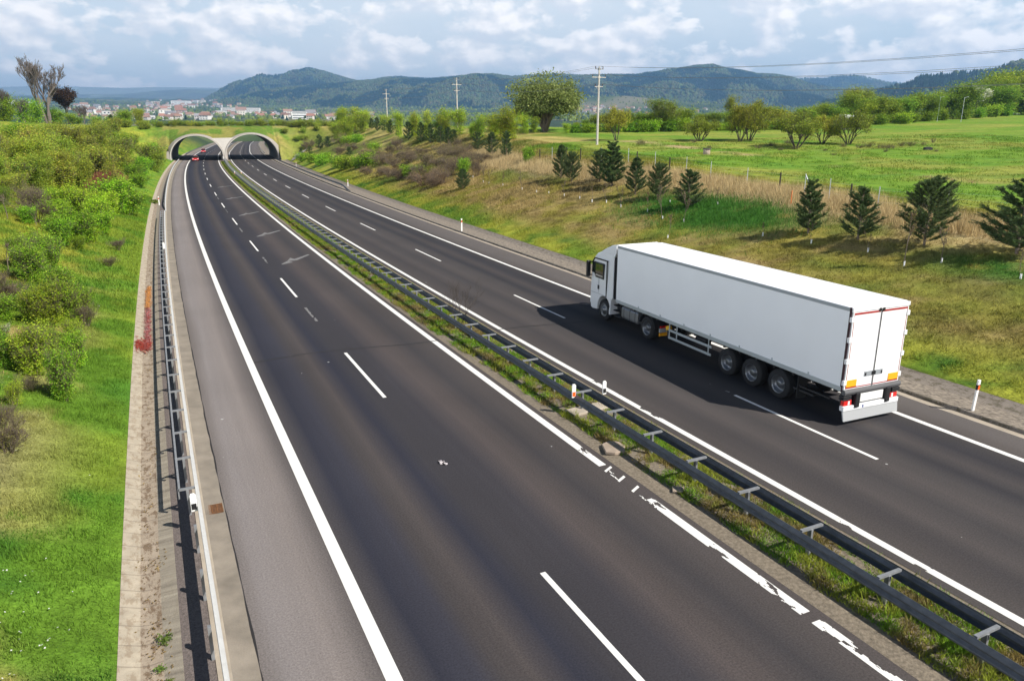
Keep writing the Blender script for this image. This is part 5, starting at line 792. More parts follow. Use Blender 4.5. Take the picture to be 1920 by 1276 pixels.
for kind,L_ in DATA.items():
    if not L_: continue
    txt,order,grp=TXT[kind]; key={'L':lambda q:q[4],'R':lambda q:-q[4],'N':lambda q:-q[5],'H':lambda q:-q[2]}[order]
    for i,(x,y,h,w,px,py) in enumerate(sorted(L_,key=key)):
        if kind=='hedge_bush':
            s,o=xy2so(x,y); o=float(o[0]) if abs(px)<2 else float(np.interp(px,[200,320,420,520,640],[-40,-18,0,19,42])); s=(268+rg.uniform(-2,3)) if abs(px)>=2 else float(s[0]); x,y=so2xy(s,o); x=float(x);y=float(y); h=rg.uniform(1.2,2.3); w=rg.uniform(1.8,3.)
        t=put_plant(kind,i,x,y,h,w,txt.format(o=ordinal(i+1)),grp,rg)
        if kind=='sapling':
            b=MB(); b.lathe([(.05,0),(.05,.3)],(0,0,0),'z',8); g_=b.build('trunk_guard',m_plastic,t); g_.scale=(1/t.scale[0]*.9,1/t.scale[1]*.9,1/t.scale[2]*.9)
# bare little tree in the median, stake, fence stakes
t=put_plant('median_tree',0,*map(float,so2xy(48.6,.0)),2.3,1.8,'leafless little tree growing through the median guardrail',None,rg,.07)
def stick(name,label,cat,x,y,h,r,mat,group=None,lean=(0,0),n=6):
    b=MB(); b.tube((0,0,-.15),(lean[0],lean[1],h),r,r*.9,n); o=b.build(name,mat,None,0,(x,y,ground_z(x,y))); tag(o,label,cat,group); return o
stick('stake','dark wooden stake standing on the right bank left of the slim pine','stake',*DATA['pine'][7][:2],1.5,.04,m_barkd).location=(DATA_ST[0],DATA_ST[1],ground_z(*DATA_ST))
m_or=material('orange_paint',(.75,.20,.05),.5)
stick('orange_stake','orange survey stake with blue cap near the field fence','stake',19.9,53.2,1.0,.035,m_or)
stick('orange_stake','plain orange survey stake just right of the blue capped one','stake',20.9,51.4,1.0,.035,m_or)
# field fence
m_alu=material('aluminium_post',(.55,.57,.60),.4,.6); m_wood=material('dark_post_wood',(.05,.038,.03),.9)
fe=thing('wire_fence','wire field fence of grey and dark posts along the meadow edge','fence')
FP=[(3.55,96.9,1),(5.0,94.5,0),(6.6,92.6,1),(8.2,90.7,1),(10.3,87.4,0),(12.7,82.7,0),(13.3,80.6,1),(14.6,77.2,0),(15.3,73.4,1),(16.6,71.9,0),(18.0,68.3,0),(19.6,62.7,0),(20.9,58.6,1),(21.7,55.6,0),(22.3,52.6,0),(23.0,50.8,1),(23.9,48.7,0),(25.6,46.9,1),(27.1,46.4,0),(30.0,43.0,0),(33.5,40.0,1)]
for x,y,k in FP:
    b=MB(); b.tube((0,0,-.3),(0,0,1.35 if k else 1.5),.06 if k else .03,None,8); b.build('post',m_wood if k else m_alu,fe,0,(x,y,ground_z(x,y)))
for hgt in (.5,.9,1.25):
    b=MB()
    for (x0,y0,_),(x1,y1,_) in zip(FP[:-1],FP[1:]): b.tube((x0,y0,ground_z(x0,y0)+hgt),(x1,y1,ground_z(x1,y1)+hgt),.004,None,3,cap=False)
    b.build('wire',m_alu,fe)
b=MB(); b.tube((21.7,55.6,ground_z(21.7,55.6)+1.4),(22.0,54.6,ground_z(22,54.6)),.03,None,6); b.build('brace',m_alu,fe)
# ---------------------------------------------------------------- grass
def blades(name,s,o,h,w,rng,label,lean=.35,colf=None,zf=None,bright=1.):
    x,y=so2xy(s,o); n=len(x); z=terrain(s,o,x,y) if zf is None else zf(s,o); c=(gcol(s,o,x,y) if colf is None else colf(s,o,x,y))*bright
    c=c*rng.uniform(.65,1.4,n)[:,None]; a=rng.uniform(0,6.28,n); hh=h*rng.uniform(.45,1.25,n)*(.35+1.3*fbm(x/.45,y/.45,91,2)); ww=w*rng.uniform(.7,1.3,n)
    base=np.stack([x,y,z-.02],-1); sd=np.stack([np.cos(a),np.sin(a),0*a],-1)*ww[:,None]; b2=rng.uniform(0,6.28,n); ln=lean*hh*rng.uniform(.2,1.5,n)
    tip=base+np.stack([np.cos(b2)*ln,np.sin(b2)*ln,hh],-1); V=np.stack([base-sd,base+sd,tip],1).reshape(-1,3)
    o_=link(name,np_mesh(name,V,np.arange(3*n).reshape(n,3),[m_blade],col=np.repeat(c,3,0)),kind='stuff'); o_['label']=label; o_['category']='grass'; return o_
rng=np.random.default_rng(77)
def scat(n,s0,s1,o0,o1,pw=1.): s=s0+(s1-s0)*rng.random(n)**pw; return s,o0+(o1-o0)*rng.random(n)
s,o=scat(330000,20,62,-13.95,-25,1.25); dn=fbm(*[v/1.1 for v in so2xy(s,o)],51); k=rng.random(len(s))<(.35+.9*sstep(.35,.6,dn)); blades('grass',s[k],o[k],.13,.010,rng,'short lush grass of the left bank',.6)
s,o=scat(150000,58,130,-13.95,-34); blades('grass',s,o,.22,.022,rng,'grass of the farther left bank',.6)
s,o=scat(260000,24,80,14.0,36,1.1); dn=fbm(*[v/1.3 for v in so2xy(s,o)],52); k=(o>gR(s)+.02)&(rng.random(len(s))<(.25+.9*sstep(.38,.6,dn))); blades('grass',s[k],o[k],.15,.017,rng,'dry and green grass of the right bank',.9)
s,o=scat(170000,80,170,15.0,40); k=o>gR(s)+.1; blades('grass',s[k],o[k],.24,.03,rng,'grass of the farther right cutting',.8)
s,o=scat(140000,30,110,36,120,1.); k=fbm(*[v/2.2 for v in so2xy(s,o)],59)>.47; blades('grass',s[k],o[k],.20,.035,rng,'tufty grass of the meadow',.9)
s,o=scat(75000,34,125,27.6,33.4); tw=np.exp(-((o-(30.2+1.2*np.sin(s/9)))/1.7)**2)*sstep(.3,.5,fbm(s/2,o/2,53)+.1); k=rng.random(len(s))<tw; blades('tall_dry_grass',s[k],o[k],.72,.016,rng,'tall pale dry grass along the field fence',.45,lambda s,o,x,y:np.broadcast_to(TAN*1.15,(len(s),3)).copy())
s,o=scat(38000,50,74,19,30); lp=np.exp(-(((s-62)/7)**2+((o-25.5)/2.8)**2)); k=rng.random(len(s))<lp*1.2; blades('lush_grass',s[k],o[k],.34,.018,rng,'patch of deep green lush grass on the right bank behind the lorry',.5,lambda s,o,x,y:np.broadcast_to(LUSH*1.0,(len(s),3)).copy())
mz=lambda s,o:np.interp(o,[-1.45,-1.2,-.6,.4,1.2,1.42],[-.01,.03,.07,.07,.04,-.01])
mcol=lambda s,o,x,y:mixn(mixn(np.array((.14,.27,.02)),np.array((.25,.29,.035)),sstep(.4,.6,fbm(x/.5,y/.5,54))),np.array((.24,.16,.07)),sstep(.52,.66,fbm(x/.9,y/.9,55))*.8)
s=20+70*rng.random(150000)**1.35; o=rng.uniform(-1.35,1.15,150000); dn=fbm(s/.9,o/.5,56); lo=np.interp(s,[20,36,48],[-.95,-1.0,-1.3]); k=(o>lo+.25*(fbm(s/.6,o*0,57)-.5))&(dn>.33); blades('grass',s[k],o[k],.14,.013,rng,'grass and weeds growing in the median',.8,mcol,mz)
s=90+155*rng.random(60000); o=rng.uniform(-1.2,1.1,60000); blades('grass',s,o,.16,.03,rng,'grass of the distant median',.8,mcol,mz)
# low plants on the concrete ditch
def weed(s,o,z,r,label,n=90,col=((.14,.22,.03),(.2,.28,.05))):
    rng_=np.random.default_rng(int(s*10)); x,y=so2xy(s,o); a=rng_.uniform(0,6.28,n); rad=r*rng_.random(n); cen=np.stack([np.cos(a)*rad,np.sin(a)*rad,rng_.uniform(.01,r*.7,n)],-1); V,Fq=quads(cen,r*.22,rng_,.4,.45); q=link('weed',np_mesh('weed',V,Fq,[m_leaf],col=np.repeat(pal(rng_,n,col),4,0))); q.location=(float(x),float(y),z); tag(q,label,'weed','weeds growing in the concrete ditch')
weed(30.6,-13.12,-.1,.17,'larger green weed tuft in the near end of the left ditch')
weed(29.8,-13.2,-.1,.11,'small green weed tuft below the larger one in the left ditch'); weed(29.4,-13.05,-.09,.09,'smallest weed tuft at the very bottom of the left ditch')
weed(122.,-13.5,-.1,.7,'green weed clump in the far part of the left ditch',160)
# yellow and white flowers
rf=np.random.default_rng(9)
def flowers(name,s,o,zf,col,size,label):
    x,y=so2xy(s,o); cen=np.stack([x,y,zf(s,o,x,y)+.10],-1); V,Fq=quads(cen,size,rf,1.5,1.); q=link(name,np_mesh(name,V,Fq,[m_leaf],col=np.broadcast_to(np.array(col),(len(V),3))),kind='stuff'); q['label']=label; q['category']='flowers'
flowers('yellow_flowers',rf.uniform(22,60,260),rf.uniform(-1.,.9,260),lambda s,o,x,y:mz(s,o),(.75,.6,.03),.016,'yellow dandelions dotted in the median grass')
flowers('white_flowers',np.r_[rf.normal(31.5,1.2,50),rf.uniform(24,60,60)],np.r_[rf.normal(-15.6,.5,50),rf.uniform(-24,-14.5,60)],lambda s,o,x,y:terrain(s,o,x,y),(.8,.8,.75),.02,'small white flowers in the left bank grass')
# dry leaves and soil crumbs in the ditch
n=1500; s=28+55*rf.random(n)**1.5; o=rf.normal(-13.25,.17,n); k=fbm(s*1.1,o*2.,58)>.5; s=s[k];o=np.clip(o[k],-13.6,-13.0); x,y=so2xy(s,o); cen=np.stack([x,y,np.interp(o,[-13.875,-13.52,-13.14,-12.82],[.03,-.11,-.11,0])+.015],-1); V,Fq=quads(cen,.03,rf,2.,.6)
q=link('dead_leaves',np_mesh('dead_leaves',V,Fq,[m_leaf],col=np.repeat(pal(rf,len(cen),BROWN),4,0)),kind='stuff'); q['label']='brown dead leaves and twigs in the concrete ditch'; q['category']='dead leaves'
# ---------------------------------------------------------------- lorry
m_paint=material('white_truck_paint',(.80,.81,.82),.32,coat=.3); m_panel=material('white_trailer_panel',(.88,.89,.91),.38,noise_amt=.03,noise_scale=.8); m_trim=material('grey_trim',(.36,.39,.42),.45,.3)
m_railt=material('pale_rail',(.55,.60,.62),.35,.4); m_chas=material('black_chassis',(.018,.018,.02),.6); m_tyre=material('tyre_rubber',(.016,.016,.017),.85,noise_amt=.2); m_rim=material('alloy_rim',(.20,.21,.225),.42,.8)
m_glass=material('dark_glass',(.012,.02,.015),.03,spec=.9,coat=1.); m_red=material('red_marking',(.33,.012,.01),.4); m_redl=material('red_lamp',(.65,.02,.015),.2,coat=1.); m_yel=material('yellow_reflective',(.95,.42,.015),.4); m_tank=material('brushed_tank',(.42,.43,.44),.35,.75,noise_amt=.12,noise_scale=4.)
m_plate=material('number_plate',(.8,.8,.78),.4); m_flap=material('grey_mudflap',(.38,.39,.40),.6); m_lamp=material('clear_lamp',(.85,.86,.88),.1,coat=1.); m_greyb=material('scuffed_bumper',(.10,.10,.105),.5)
LB_=(10.42,21.90); hd=math.radians(113.7); hx,hy=math.cos(hd),math.sin(hd)
tx=LB_[0]+1.24*hy; ty=LB_[1]-1.24*hx
tr=thing('articulated_lorry','white articulated lorry with a long plain box trailer on the right carriageway','lorry',(tx,ty,0.),hd)
TL=13.6; ZB=1.17; ZT=3.86; HWd=1.235
b=MB(); b.box(0.06,TL,-HWd,HWd,ZB,ZT); o=b.build('trailer_box',m_panel,tr,.03); box_=o
b=MB(); b.box(.05,TL-.02,HWd-.01,HWd+.012,ZT-.13,ZT-.015); b.box(.05,TL-.02,-HWd-.012,-HWd+.01,ZT-.13,ZT-.015); b.build('top_edge_trim',m_trim,box_,.004)
b=MB(); b.box(.05,TL-.02,HWd-.005,HWd+.02,ZB-.03,ZB+.12); b.box(.05,TL-.02,-HWd-.02,-HWd+.005,ZB-.03,ZB+.12)
for k in (1.4,3.1,4.8,6.5,8.2,9.9,11.6): b.box(k,k+.05,HWd+.0,HWd+.028,ZB+.10,ZB+.2)
b.build('bottom_side_rail',m_railt,box_,.004)
b=MB(); b.box(.02,.09,HWd-.02,HWd+.018,ZB-.02,ZT-.0); b.box(.02,.09,-HWd-.018,-HWd+.02,ZB-.02,ZT); b.build('corner_post',material('maroon_black_post',(.035,.012,.018),.4),box_,.004)
b=MB(); b.box(-.03,.06,-HWd,HWd,ZT-.14,ZT-.01); b.build('rear_header',m_paint,box_,.008)
for sg in (1,-1):
    b=MB(); y0,y1=sorted((sg*.015,sg*(HWd-.035))); b.box(-.02,.05,y0,y1,ZB+.02,ZT-.16); d=b.build('rear_door',m_paint,box_,.008)
    b=MB(); w0,w1=sorted((sg*(HWd-.10),sg*(HWd-.085))); b.box(-.026,-.018,w0,w1,ZB+.06,ZT-.2)
    t0,t1=sorted((sg*.04,sg*(HWd-.085))); b.box(-.026,-.018,t0,t1,ZT-.235,ZT-.175); b.box(-.026,-.018,t0,t1,ZB+.055,ZB+.085); b.build('red_outline_tape',m_red,d)
    b=MB(); q0,q1=sorted((sg*.70,sg*1.13)); b.box(-.034,-.018,q0,q1,ZB+.11,ZB+.33,0); b.box(-.030,-.018,q0-.015,q1+.015,ZB+.07,ZB+.11,1); b.build('reflective_plate',[m_yel,m_red],d)
    b=MB(); l0,l1=sorted((sg*.04,sg*.40)); b.box(-.036,-.018,l0,l1,ZB+.38,ZB+.54,0); b.box(-.055,-.03,min(sg*.33,sg*.37),max(sg*.33,sg*.37),ZB+.40,ZB+.5,1); b.box(-.055,-.03,min(sg*.04,sg*.08),max(sg*.04,sg*.08),ZB+.40,ZB+.52,1); b.build('latch',[m_trim,m_black],d,.004)
    for zc in (ZB+.25,ZB+.95,ZB+1.65,ZB+2.3): b=MB(); h0,h1=sorted((sg*(HWd-.10),sg*(HWd+.028))); b.box(-.045,.05,h0,h1,zc-.07,zc+.09); b.build('hinge',m_paint,d,.008)
b=MB(); b.tube((-.04,.0,ZB+.05),(-.04,.0,ZT-.18),.012,None,6); b.build('door_seal',m_black,box_)
b=MB(); b.box(-.05,.02,-.12,-.03,ZT-.2,ZT-.1); b.box(-.05,.02,.03,.12,ZT-.2,ZT-.1); b.build('latch_keeper',m_black,box_,.005)
b=MB(); b.prism([(-.10,ZB-.14),(-.13,ZB-.05),(-.10,ZB+.03),(.02,ZB+.03),(.02,ZB-.14)],-HWd,HWd); b.build('rear_buffer',m_greyb,tr,.01)
for sg in (1,-1):
    b=MB(); y0,y1=sorted((sg*.58,sg*.76)); b.box(-.16,-.02,y0,y1,.58,ZB-.1); b.build('dock_buffer',m_black,tr,.02)
    b=MB(); y0,y1=sorted((sg*.84,sg*1.18)); b.box(-.07,.05,y0,y1,.66,.83,0); b.box(-.078,-.06,min(sg*.92,sg*1.0),max(sg*.92,sg*1.0),.68,.81,1); b.build('tail_light',[m_redl,m_lamp],tr,.01)
    b=MB(); b.box(-.10,.1,min(sg*.9,sg*1.24),max(sg*.9,sg*1.24),.93,1.00); b.box(-.10,.1,min(sg*.9,sg*1.24),max(sg*.9,sg*1.24),.86,.91); b.build('light_bracket',m_chas,tr,.01)
b=MB(); b.box(-.09,.02,-.50,.50,.72,1.0); b.build('white_rear_panel',m_plate,tr,.01)
b=MB(); b.box(-.12,.05,-1.22,1.22,.50,.66); b.build('underrun_bar',m_paint,tr,.015)
b=MB(); b.box(-.128,-.115,-.12,.40,.54,.63,0); b.box(-.130,-.116,.36,.40,.54,.63,1); b.build('number_plate',[m_plate,material('blue_strip',(.02,.06,.35),.4)],tr)
b=MB(); b.hexa([(-.16,-1.2,.17),(-.16,1.2,.17),(-.11,1.2,.20),(-.11,-1.2,.20),(-.10,-1.22,.50),(-.10,1.22,.50),(-.05,1.22,.50),(-.05,-1.22,.50)]); b.build('spray_flap',m_flap,tr,.005)
b=MB(); b.box(.0,12.4,.42,.56,.82,ZB-.03); b.box(.0,12.4,-.56,-.42,.82,ZB-.03)
for k in np.arange(.3,12.5,.9): b.box(k,k+.08,-1.2,1.2,ZB-.14,ZB-.03)
b.box(.0,.12,-1.15,1.15,.66,1.08); b.box(1.2,2.1,.75,1.15,.55,.62); b.box(.5,1.9,1.1,1.16,.70,.76); b.box(9.9,10.1,-1.0,-.7,.35,1.1); b.box(9.6,9.75,.7,.95,.42,1.1)
for k in (2.75,4.12,5.49): b.box(k-.07,k+.07,-1.0,1.0,.42,.6); b.box(k-.35,k+.1,.36,.5,.45,.9); b.box(k-.35,k+.1,-.5,-.36,.45,.9)
b.box(1.85,1.88,.78,1.22,.28,1.1); b.box(1.85,1.88,-1.22,-.78,.28,1.1); b.build('trailer_chassis',m_chas,tr,.0)
for sg in (1,-1):
    b=MB(); y0,y1=sorted((sg*1.19,sg*1.225)); 
    for zc in (.52,.84): b.box(6.45,9.3,y0,y1,zc-.05,zc+.05)
    for xc in (6.6,8.7,9.22): b.box(xc,xc+.05,y0-.0,y1,.46,ZB-.04)
    b.build('side_guard',m_railt,tr,.008)
b=MB(); b.prism([(9.22,.90),(9.50,.76),(9.56,.92),(9.32,1.03)],1.08,1.2); b.build('wheel_chock',material('yellow_chock',(.75,.42,.02),.5),tr,.01)
b=MB(); b.box(7.0,8.3,-.9,-.4,.55,1.0); b.tube((7.2,.75,.78),(7.9,.75,.78),.14,None,12); b.build('underfloor_box',m_chas,tr,.02)
TYP=[(.33,.0),(.505,.02),(.52,.06),(.52,.30),(.505,.34),(.33,.36)]
def wheel(xc,sg,yo,width=.36,kind='trail',r=1.):
    pr=[(a*r,b_/.36*width) for a,b_ in TYP]; w=MB(); w.lathe(pr,(xc,yo*sg,.51*r+.01),'y',36,0,-sg); wo=w.build('wheel',m_tyre,tr)
    c=(xc,yo*sg,.51*r+.01); q=MB()
    if kind=='front': q.lathe([(.335,.01),(.33,-.005),(.29,.03),(.24,.045),(.19,.0),(.13,-.035),(.12,-.06),(0.001,-.065)],c,'y',32,0,-sg)
    else: q.lathe([(.335,.01),(.325,.0),(.305,.06),(.26,.16),(.20,.17),(.135,.165),(.13,.05),(.10,.03),(0.001,.03)],c,'y',32,0,-sg)
    for k in range(10):
        a=k*.628; rr_=.17 if kind!='front' else .165; q.tube((c[0]+rr_*math.cos(a),c[1]-sg*(.155 if kind!='front' else -.01),c[2]+rr_*math.sin(a)),(c[0]+rr_*math.cos(a),c[1]-sg*(.125 if kind!='front' else -.03),c[2]+rr_*math.sin(a)),.015,None,6)
    q.build('rim',m_rim,wo)
for k in (2.75,4.12,5.49):
    for sg in (1,-1): wheel(k,sg,1.22)
for sg in (1,-1): wheel(10.95,sg,1.22,.6); wheel(14.72,sg,1.20,.32,'front')
# tractor
b=MB(); b.box(9.95,14.3,.36,.46,.62,.95); b.box(9.95,14.3,-.46,-.36,.62,.95); b.box(10.3,11.6,-.5,.5,.95,1.12); b.box(10.85,11.05,-.9,.9,.42,.6); b.box(14.62,14.82,-.9,.9,.42,.6); b.box(13.2,14.2,-.8,.8,.5,1.2); b.build('tractor_chassis',m_chas,tr)
def arc(xc,zc,r,a0,a1,n=14): return [(xc+r*math.cos(R(a0+(a1-a0)*k/n)),zc+r*math.sin(R(a0+(a1-a0)*k/n))) for k in range(n+1)]
for sg in (1,-1):
    b=MB(); y0,y1=sorted((sg*.66,sg*1.23)); b.prism(arc(10.95,.53,.66,172,12)+arc(10.95,.53,.62,12,172),y0,y1); b.build('mudguard',m_chas,tr)
    b=MB(); b.box(9.95,10.02,min(sg*.70,sg*1.20),max(sg*.70,sg*1.20),.55,.72,0); b.box(9.93,10.0,min(sg*.72,sg*1.18),max(sg*.72,sg*1.18),.74,.84,1); b.box(9.94,10.01,min(sg*.72,sg*1.2),max(sg*.72,sg*1.2),.38,.52,2); b.build('tractor_tail_light',[m_flap,m_redl,m_yel],tr,.008)
b=MB(); b.prism([(.70,.48),(1.14,.48),(1.21,.56),(1.21,.96),(1.14,1.05),(.70,1.05)],11.72,13.12,'x'); tk=b.build('fuel_tank',m_tank,tr,.05)
b=MB()
for k in (11.9,12.35,12.85): b.prism([(.69,.47),(1.145,.47),(1.22,.555),(1.22,.965),(1.145,1.06),(.69,1.06)],k,k+.05,'x')
b.build('tank_strap',material('dull_strap',(.22,.22,.23),.4,.7),tk,.004)
b=MB()
for k,z in enumerate((.42,.68,.92)): b.box(13.3,13.85,.85,1.19,z,z+.05)
b.box(13.25,13.3,.8,1.15,.4,1.1); b.build('step',m_chas,tr,.01)
prof=[(14.02,1.16),(14.10,1.12),(14.12,.40),(14.22,.38),(14.245,.62)]+arc(14.74,.60,.60,160,12,10)+[(15.37,.42),(15.95,.36),(16.12,.42),(16.2,.9),(16.2,1.25),(16.13,2.1),(15.98,2.75),(15.82,3.02),(15.62,3.22),(15.2,3.36),(14.4,3.46),(14.02,3.48)]
V=[];NY=7; ys=[-1.22,-1.15,-.8,0,.8,1.15,1.22]; b=MB(); n=len(prof)
cxm=15.1
for j,y in enumerate(ys):
    edge=1 if abs(y)>1.2 else 0
    for (px_,pz_) in prof:
        yy=y; 
        if pz_>2.9: yy=y*(1-.10*min(1,(pz_-2.9)/.5))
        if px_>15.9: yy=yy*.97
        xx=px_-(.10 if (edge and px_>15.7) else 0); zz_=pz_-(.07 if (edge and pz_>3.2) else 0); V.append((xx,yy,zz_))
b.add(V,[list(range(n))[::-1],list(range((NY-1)*n,NY*n))]+[(j*n+i,j*n+(i+1)%n,(j+1)*n+(i+1)%n,(j+1)*n+i) for j in range(NY-1) for i in range(n)])
cab=b.build('cab',m_paint,tr,.025)
b=MB(); b.prism([(15.35,3.30),(14.9,3.52),(14.3,3.76),(13.80,3.86),(13.74,3.86),(13.74,3.40),(14.0,3.30)],-1.12,1.12); b.build('roof_spoiler',m_paint,tr,.04)
for sg in (1,-1):
    y0,y1=sorted((sg*1.16,sg*1.21)); b=MB(); b.prism([(14.06,1.2),(13.94,1.25),(13.94,3.20),(13.76,3.45),(13.74,3.82),(13.95,3.75),(14.06,3.3)],y0,y1); b.build('side_deflector',m_paint,tr,.01)
    f=lambda v:sg*v
    b=MB(); y0,y1=sorted((f(1.18),f(1.226))); b.prism([(15.93,2.68),(15.98,2.22),(15.72,2.20),(15.60,2.02),(14.84,2.00),(14.82,2.74),(14.9,2.78),(15.86,2.78)],y0,y1); dw=b.build('door_window_frame',m_black,cab,.006)
    b=MB(); y0,y1=sorted((f(1.20),f(1.232))); b.prism([(15.88,2.66),(15.91,2.28),(15.70,2.26),(15.58,2.07),(14.89,2.05),(14.88,2.72),(15.84,2.73)],y0,y1); b.build('door_window',m_glass,cab)
    b=MB(); b.box(14.50,14.57,min(f(1.2),f(1.229)),max(f(1.2),f(1.229)),1.18,2.96); b.prism([(14.5,2.93),(14.5,2.98),(15.75,2.98),(15.98,2.72),(15.95,2.66),(15.72,2.93)],*sorted((f(1.17),f(1.222)))); b.build('door_gap',m_black,cab)
    b=MB(); b.box(15.28,15.285,min(f(1.2),f(1.2235)),max(f(1.2),f(1.2235)),1.25,2.0); b.box(14.55,16.0,min(f(1.2),f(1.2235)),max(f(1.2),f(1.2235)),1.22,1.235); b.build('panel_gap',m_trim,cab)
    b=MB(); b.box(15.22,15.36,min(f(1.2),f(1.238)),max(f(1.2),f(1.238)),1.45,1.66); b.build('door_handle',m_black,cab,.012)
    b=MB(); y0,y1=sorted((f(1.28),f(1.47))); b.box(15.98,16.14,y0,y1,1.98,2.78); b.box(16.0,16.08,*sorted((f(1.15),f(1.4))),2.68,2.74); b.box(16.0,16.08,*sorted((f(1.15),f(1.4))),2.02,2.08); b.build('wing_mirror',m_black,cab,.04)
    b=MB(); b.box(15.98,16.16,*sorted((f(.75),f(1.17))),.62,.86); b.build('headlight',m_lamp,cab,.02)
b=MB(); b.hexa([(16.19,-1.05,1.95),(16.19,1.05,1.95),(16.10,1.05,1.95),(16.10,-1.05,1.95),(15.97,-1.0,2.84),(15.97,1.0,2.84),(15.88,1.0,2.84),(15.88,-1.0,2.84)]); b.build('windscreen',m_glass,cab,.01)
b=MB(); b.box(16.17,16.225,-.75,.75,1.0,1.75); b.build('grille',m_black,cab,.01)
b=MB(); b.box(13.70,13.76,-1.0,1.0,1.2,3.3); b.box(13.76,14.02,-1.1,1.1,1.2,3.2); b.build('cab_rear_wall',m_chas,tr)
# refrigeration louvres at the front top of the trailer
b=MB(); b.box(13.6,13.72,-.7,.7,2.9,3.6); b.build('front_unit',m_paint,box_,.02)
# ---------------------------------------------------------------- red cars
m_redp=material('red_car_paint',(.55,.02,.02),.25,coat=1.)
def car(s,o,label,hdg):
    x,y=so2xy(s,o); t=thing('car',label,'car',(float(x),float(y),0.),head(s)+math.pi/2+hdg,'red cars in the left carriageway')
    pf=[(-2.1,.35),(-2.12,.75),(-2.0,1.0),(-1.35,1.05),(.7,.98),(1.95,.78),(2.1,.6),(2.1,.32),(1.7,.28)]+arc(1.32,.32,.36,0,180,8)+arc(-1.32,.32,.36,0,180,8)
    b=MB(); b.prism(pf,-.86,.86); bd=b.build('body',m_redp,t,.06)
    b=MB(); b.hexa([(-1.9,-.78,1.02),(.95,-.78,.96),(.95,.78,.96),(-1.9,.78,1.02),(-1.5,-.6,1.40),(.1,-.6,1.42),(.1,.6,1.42),(-1.5,.6,1.40)]); b.build('cabin_glass',m_glass,t,.05)
    b=MB(); b.box(-1.45,.05,-.58,.58,1.415,1.46); b.build('roof',m_redp,t,.02)
    for sx in (1.32,-1.32):
        for sy in (1,-1):
            b=MB(); b.lathe([(.0,.0),(.2,.0),(.31,.01),(.31,.19),(.2,.2)],(sx,.88*sy,.32),'y',20,0,-sy); b.build('wheel',m_tyre,t)
    for sy in (1,-1):
        b=MB(); b.box(2.0,2.11,min(sy*.5,sy*.8),max(sy*.5,sy*.8),.58,.74); b.build('headlight',m_lamp,t,.02)
    b=MB(); b.box(2.09,2.115,-.25,.25,.40,.5); b.build('number_plate',m_plate,t)
car(252.5,-7.9,'nearer red car just coming out of the left tunnel arch',math.pi)
car(333.,-7.7,'farther red car on the bend seen through the left tunnel arch',math.pi)
# ---------------------------------------------------------------- power line
m_pole=material('concrete_pole',(.50,.47,.43),.85,noise_amt=.12,noise_scale=3.); m_steel=material('galvanised_steel',(.25,.26,.27),.5,.5); m_ins=material('brown_insulator',(.06,.035,.03),.3)
ARMS=((9.9,.62),(8.85,1.05),(7.65,.62))
PL=[(11.8,105.8),(-11.6,163.),(-36.,222.)]; PD=[Vector((.40,-.917,0))]*3
PLab=['tall pale concrete power pole with three crossarms at the near side of the meadow','second concrete power pole, smaller, left of the round topped tree','farthest and smallest concrete power pole rising behind the row of trees']
for (x,y),lb in zip(PL,PLab):
    z=ground_z(x,y); t=thing('power_pole',lb,'power pole',(x,y,z),math.atan2(.917*-1,.40)+math.pi/2,'concrete power poles of one line')
    b=MB(); b.tube((0,0,-.5),(0,0,10.2),.17,.11,10); b.build('pole',m_pole,t)
    for za,hw in ARMS:
        b=MB(); b.box(-hw,hw,-.05,.05,za-.05,za+.05); b.box(-.16,.16,-.12,.12,za-.12,za+.12)
        if za<9: b.tube((-hw*.8,0,za),(0,0,za-.55 if za<8 else za-.0),.02,None,4)
        b.build('crossarm',m_steel if za>9 else m_pole,t)
        for sx in (-hw+.06,hw-.06):
            b=MB(); b.lathe([(.02,.05),(.06,.08),(.06,.14),(.035,.17),(.065,.22),(.05,.32),(.02,.36)],(sx,0,za),'z',8); b.build('insulator',m_ins,t)
pts3=[(-60.,280.)]+PL[::-1]+[(58.,3.)]
nodes=[]
for k,(x,y) in enumerate(pts3): nodes.append((x,y,(ground_z(x,y) if y>20 else 6.0)))
wl=thing('power_line','thin overhead power wires running from the poles to the upper right','power line')
pd=(.917,.40)
for za,hw in ARMS:
    for sx in (-hw+.06,hw-.06):
        b=MB()
        for (x0,y0,z0),(x1,y1,z1) in zip(nodes[:-1],nodes[1:]):
            sag=2.4 if y1<20 else .9; P=[]
            for q in range(15):
                f=q/14; P.append((x0+(x1-x0)*f+pd[0]*sx,y0+(y1-y0)*f+pd[1]*sx,z0+(z1-z0)*f+za+.36-4*sag*f*(1-f)))
            for a_,c_ in zip(P[:-1],P[1:]): b.tube(a_,c_,.017,None,4,cap=False)
        b.build('wire',m_steel,wl)
for i,(px,lx) in enumerate(((104.,.9),(107.5,1.0),(121.,-.6))):
    y=188.-i*4; x=px*(1.0+.0*i); z=ground_z(x,y); t=thing('street_lamp','%s grey lamp post from the left behind the meadow edge wood'%ORD[i],'lamp post',(x,y,z))
    b=MB(); b.tube((0,0,-.3),(0,0,5.6),.06,.04,8); b.build('post',m_alu,t)
    b=MB(); b.tube((0,0,5.5),(lx*.7,0,5.7),.035,None,6); b.box(lx*.7-.25,lx*.7+.25,-.08,.08,5.68,5.76); b.build('lamp_head',m_alu,t)
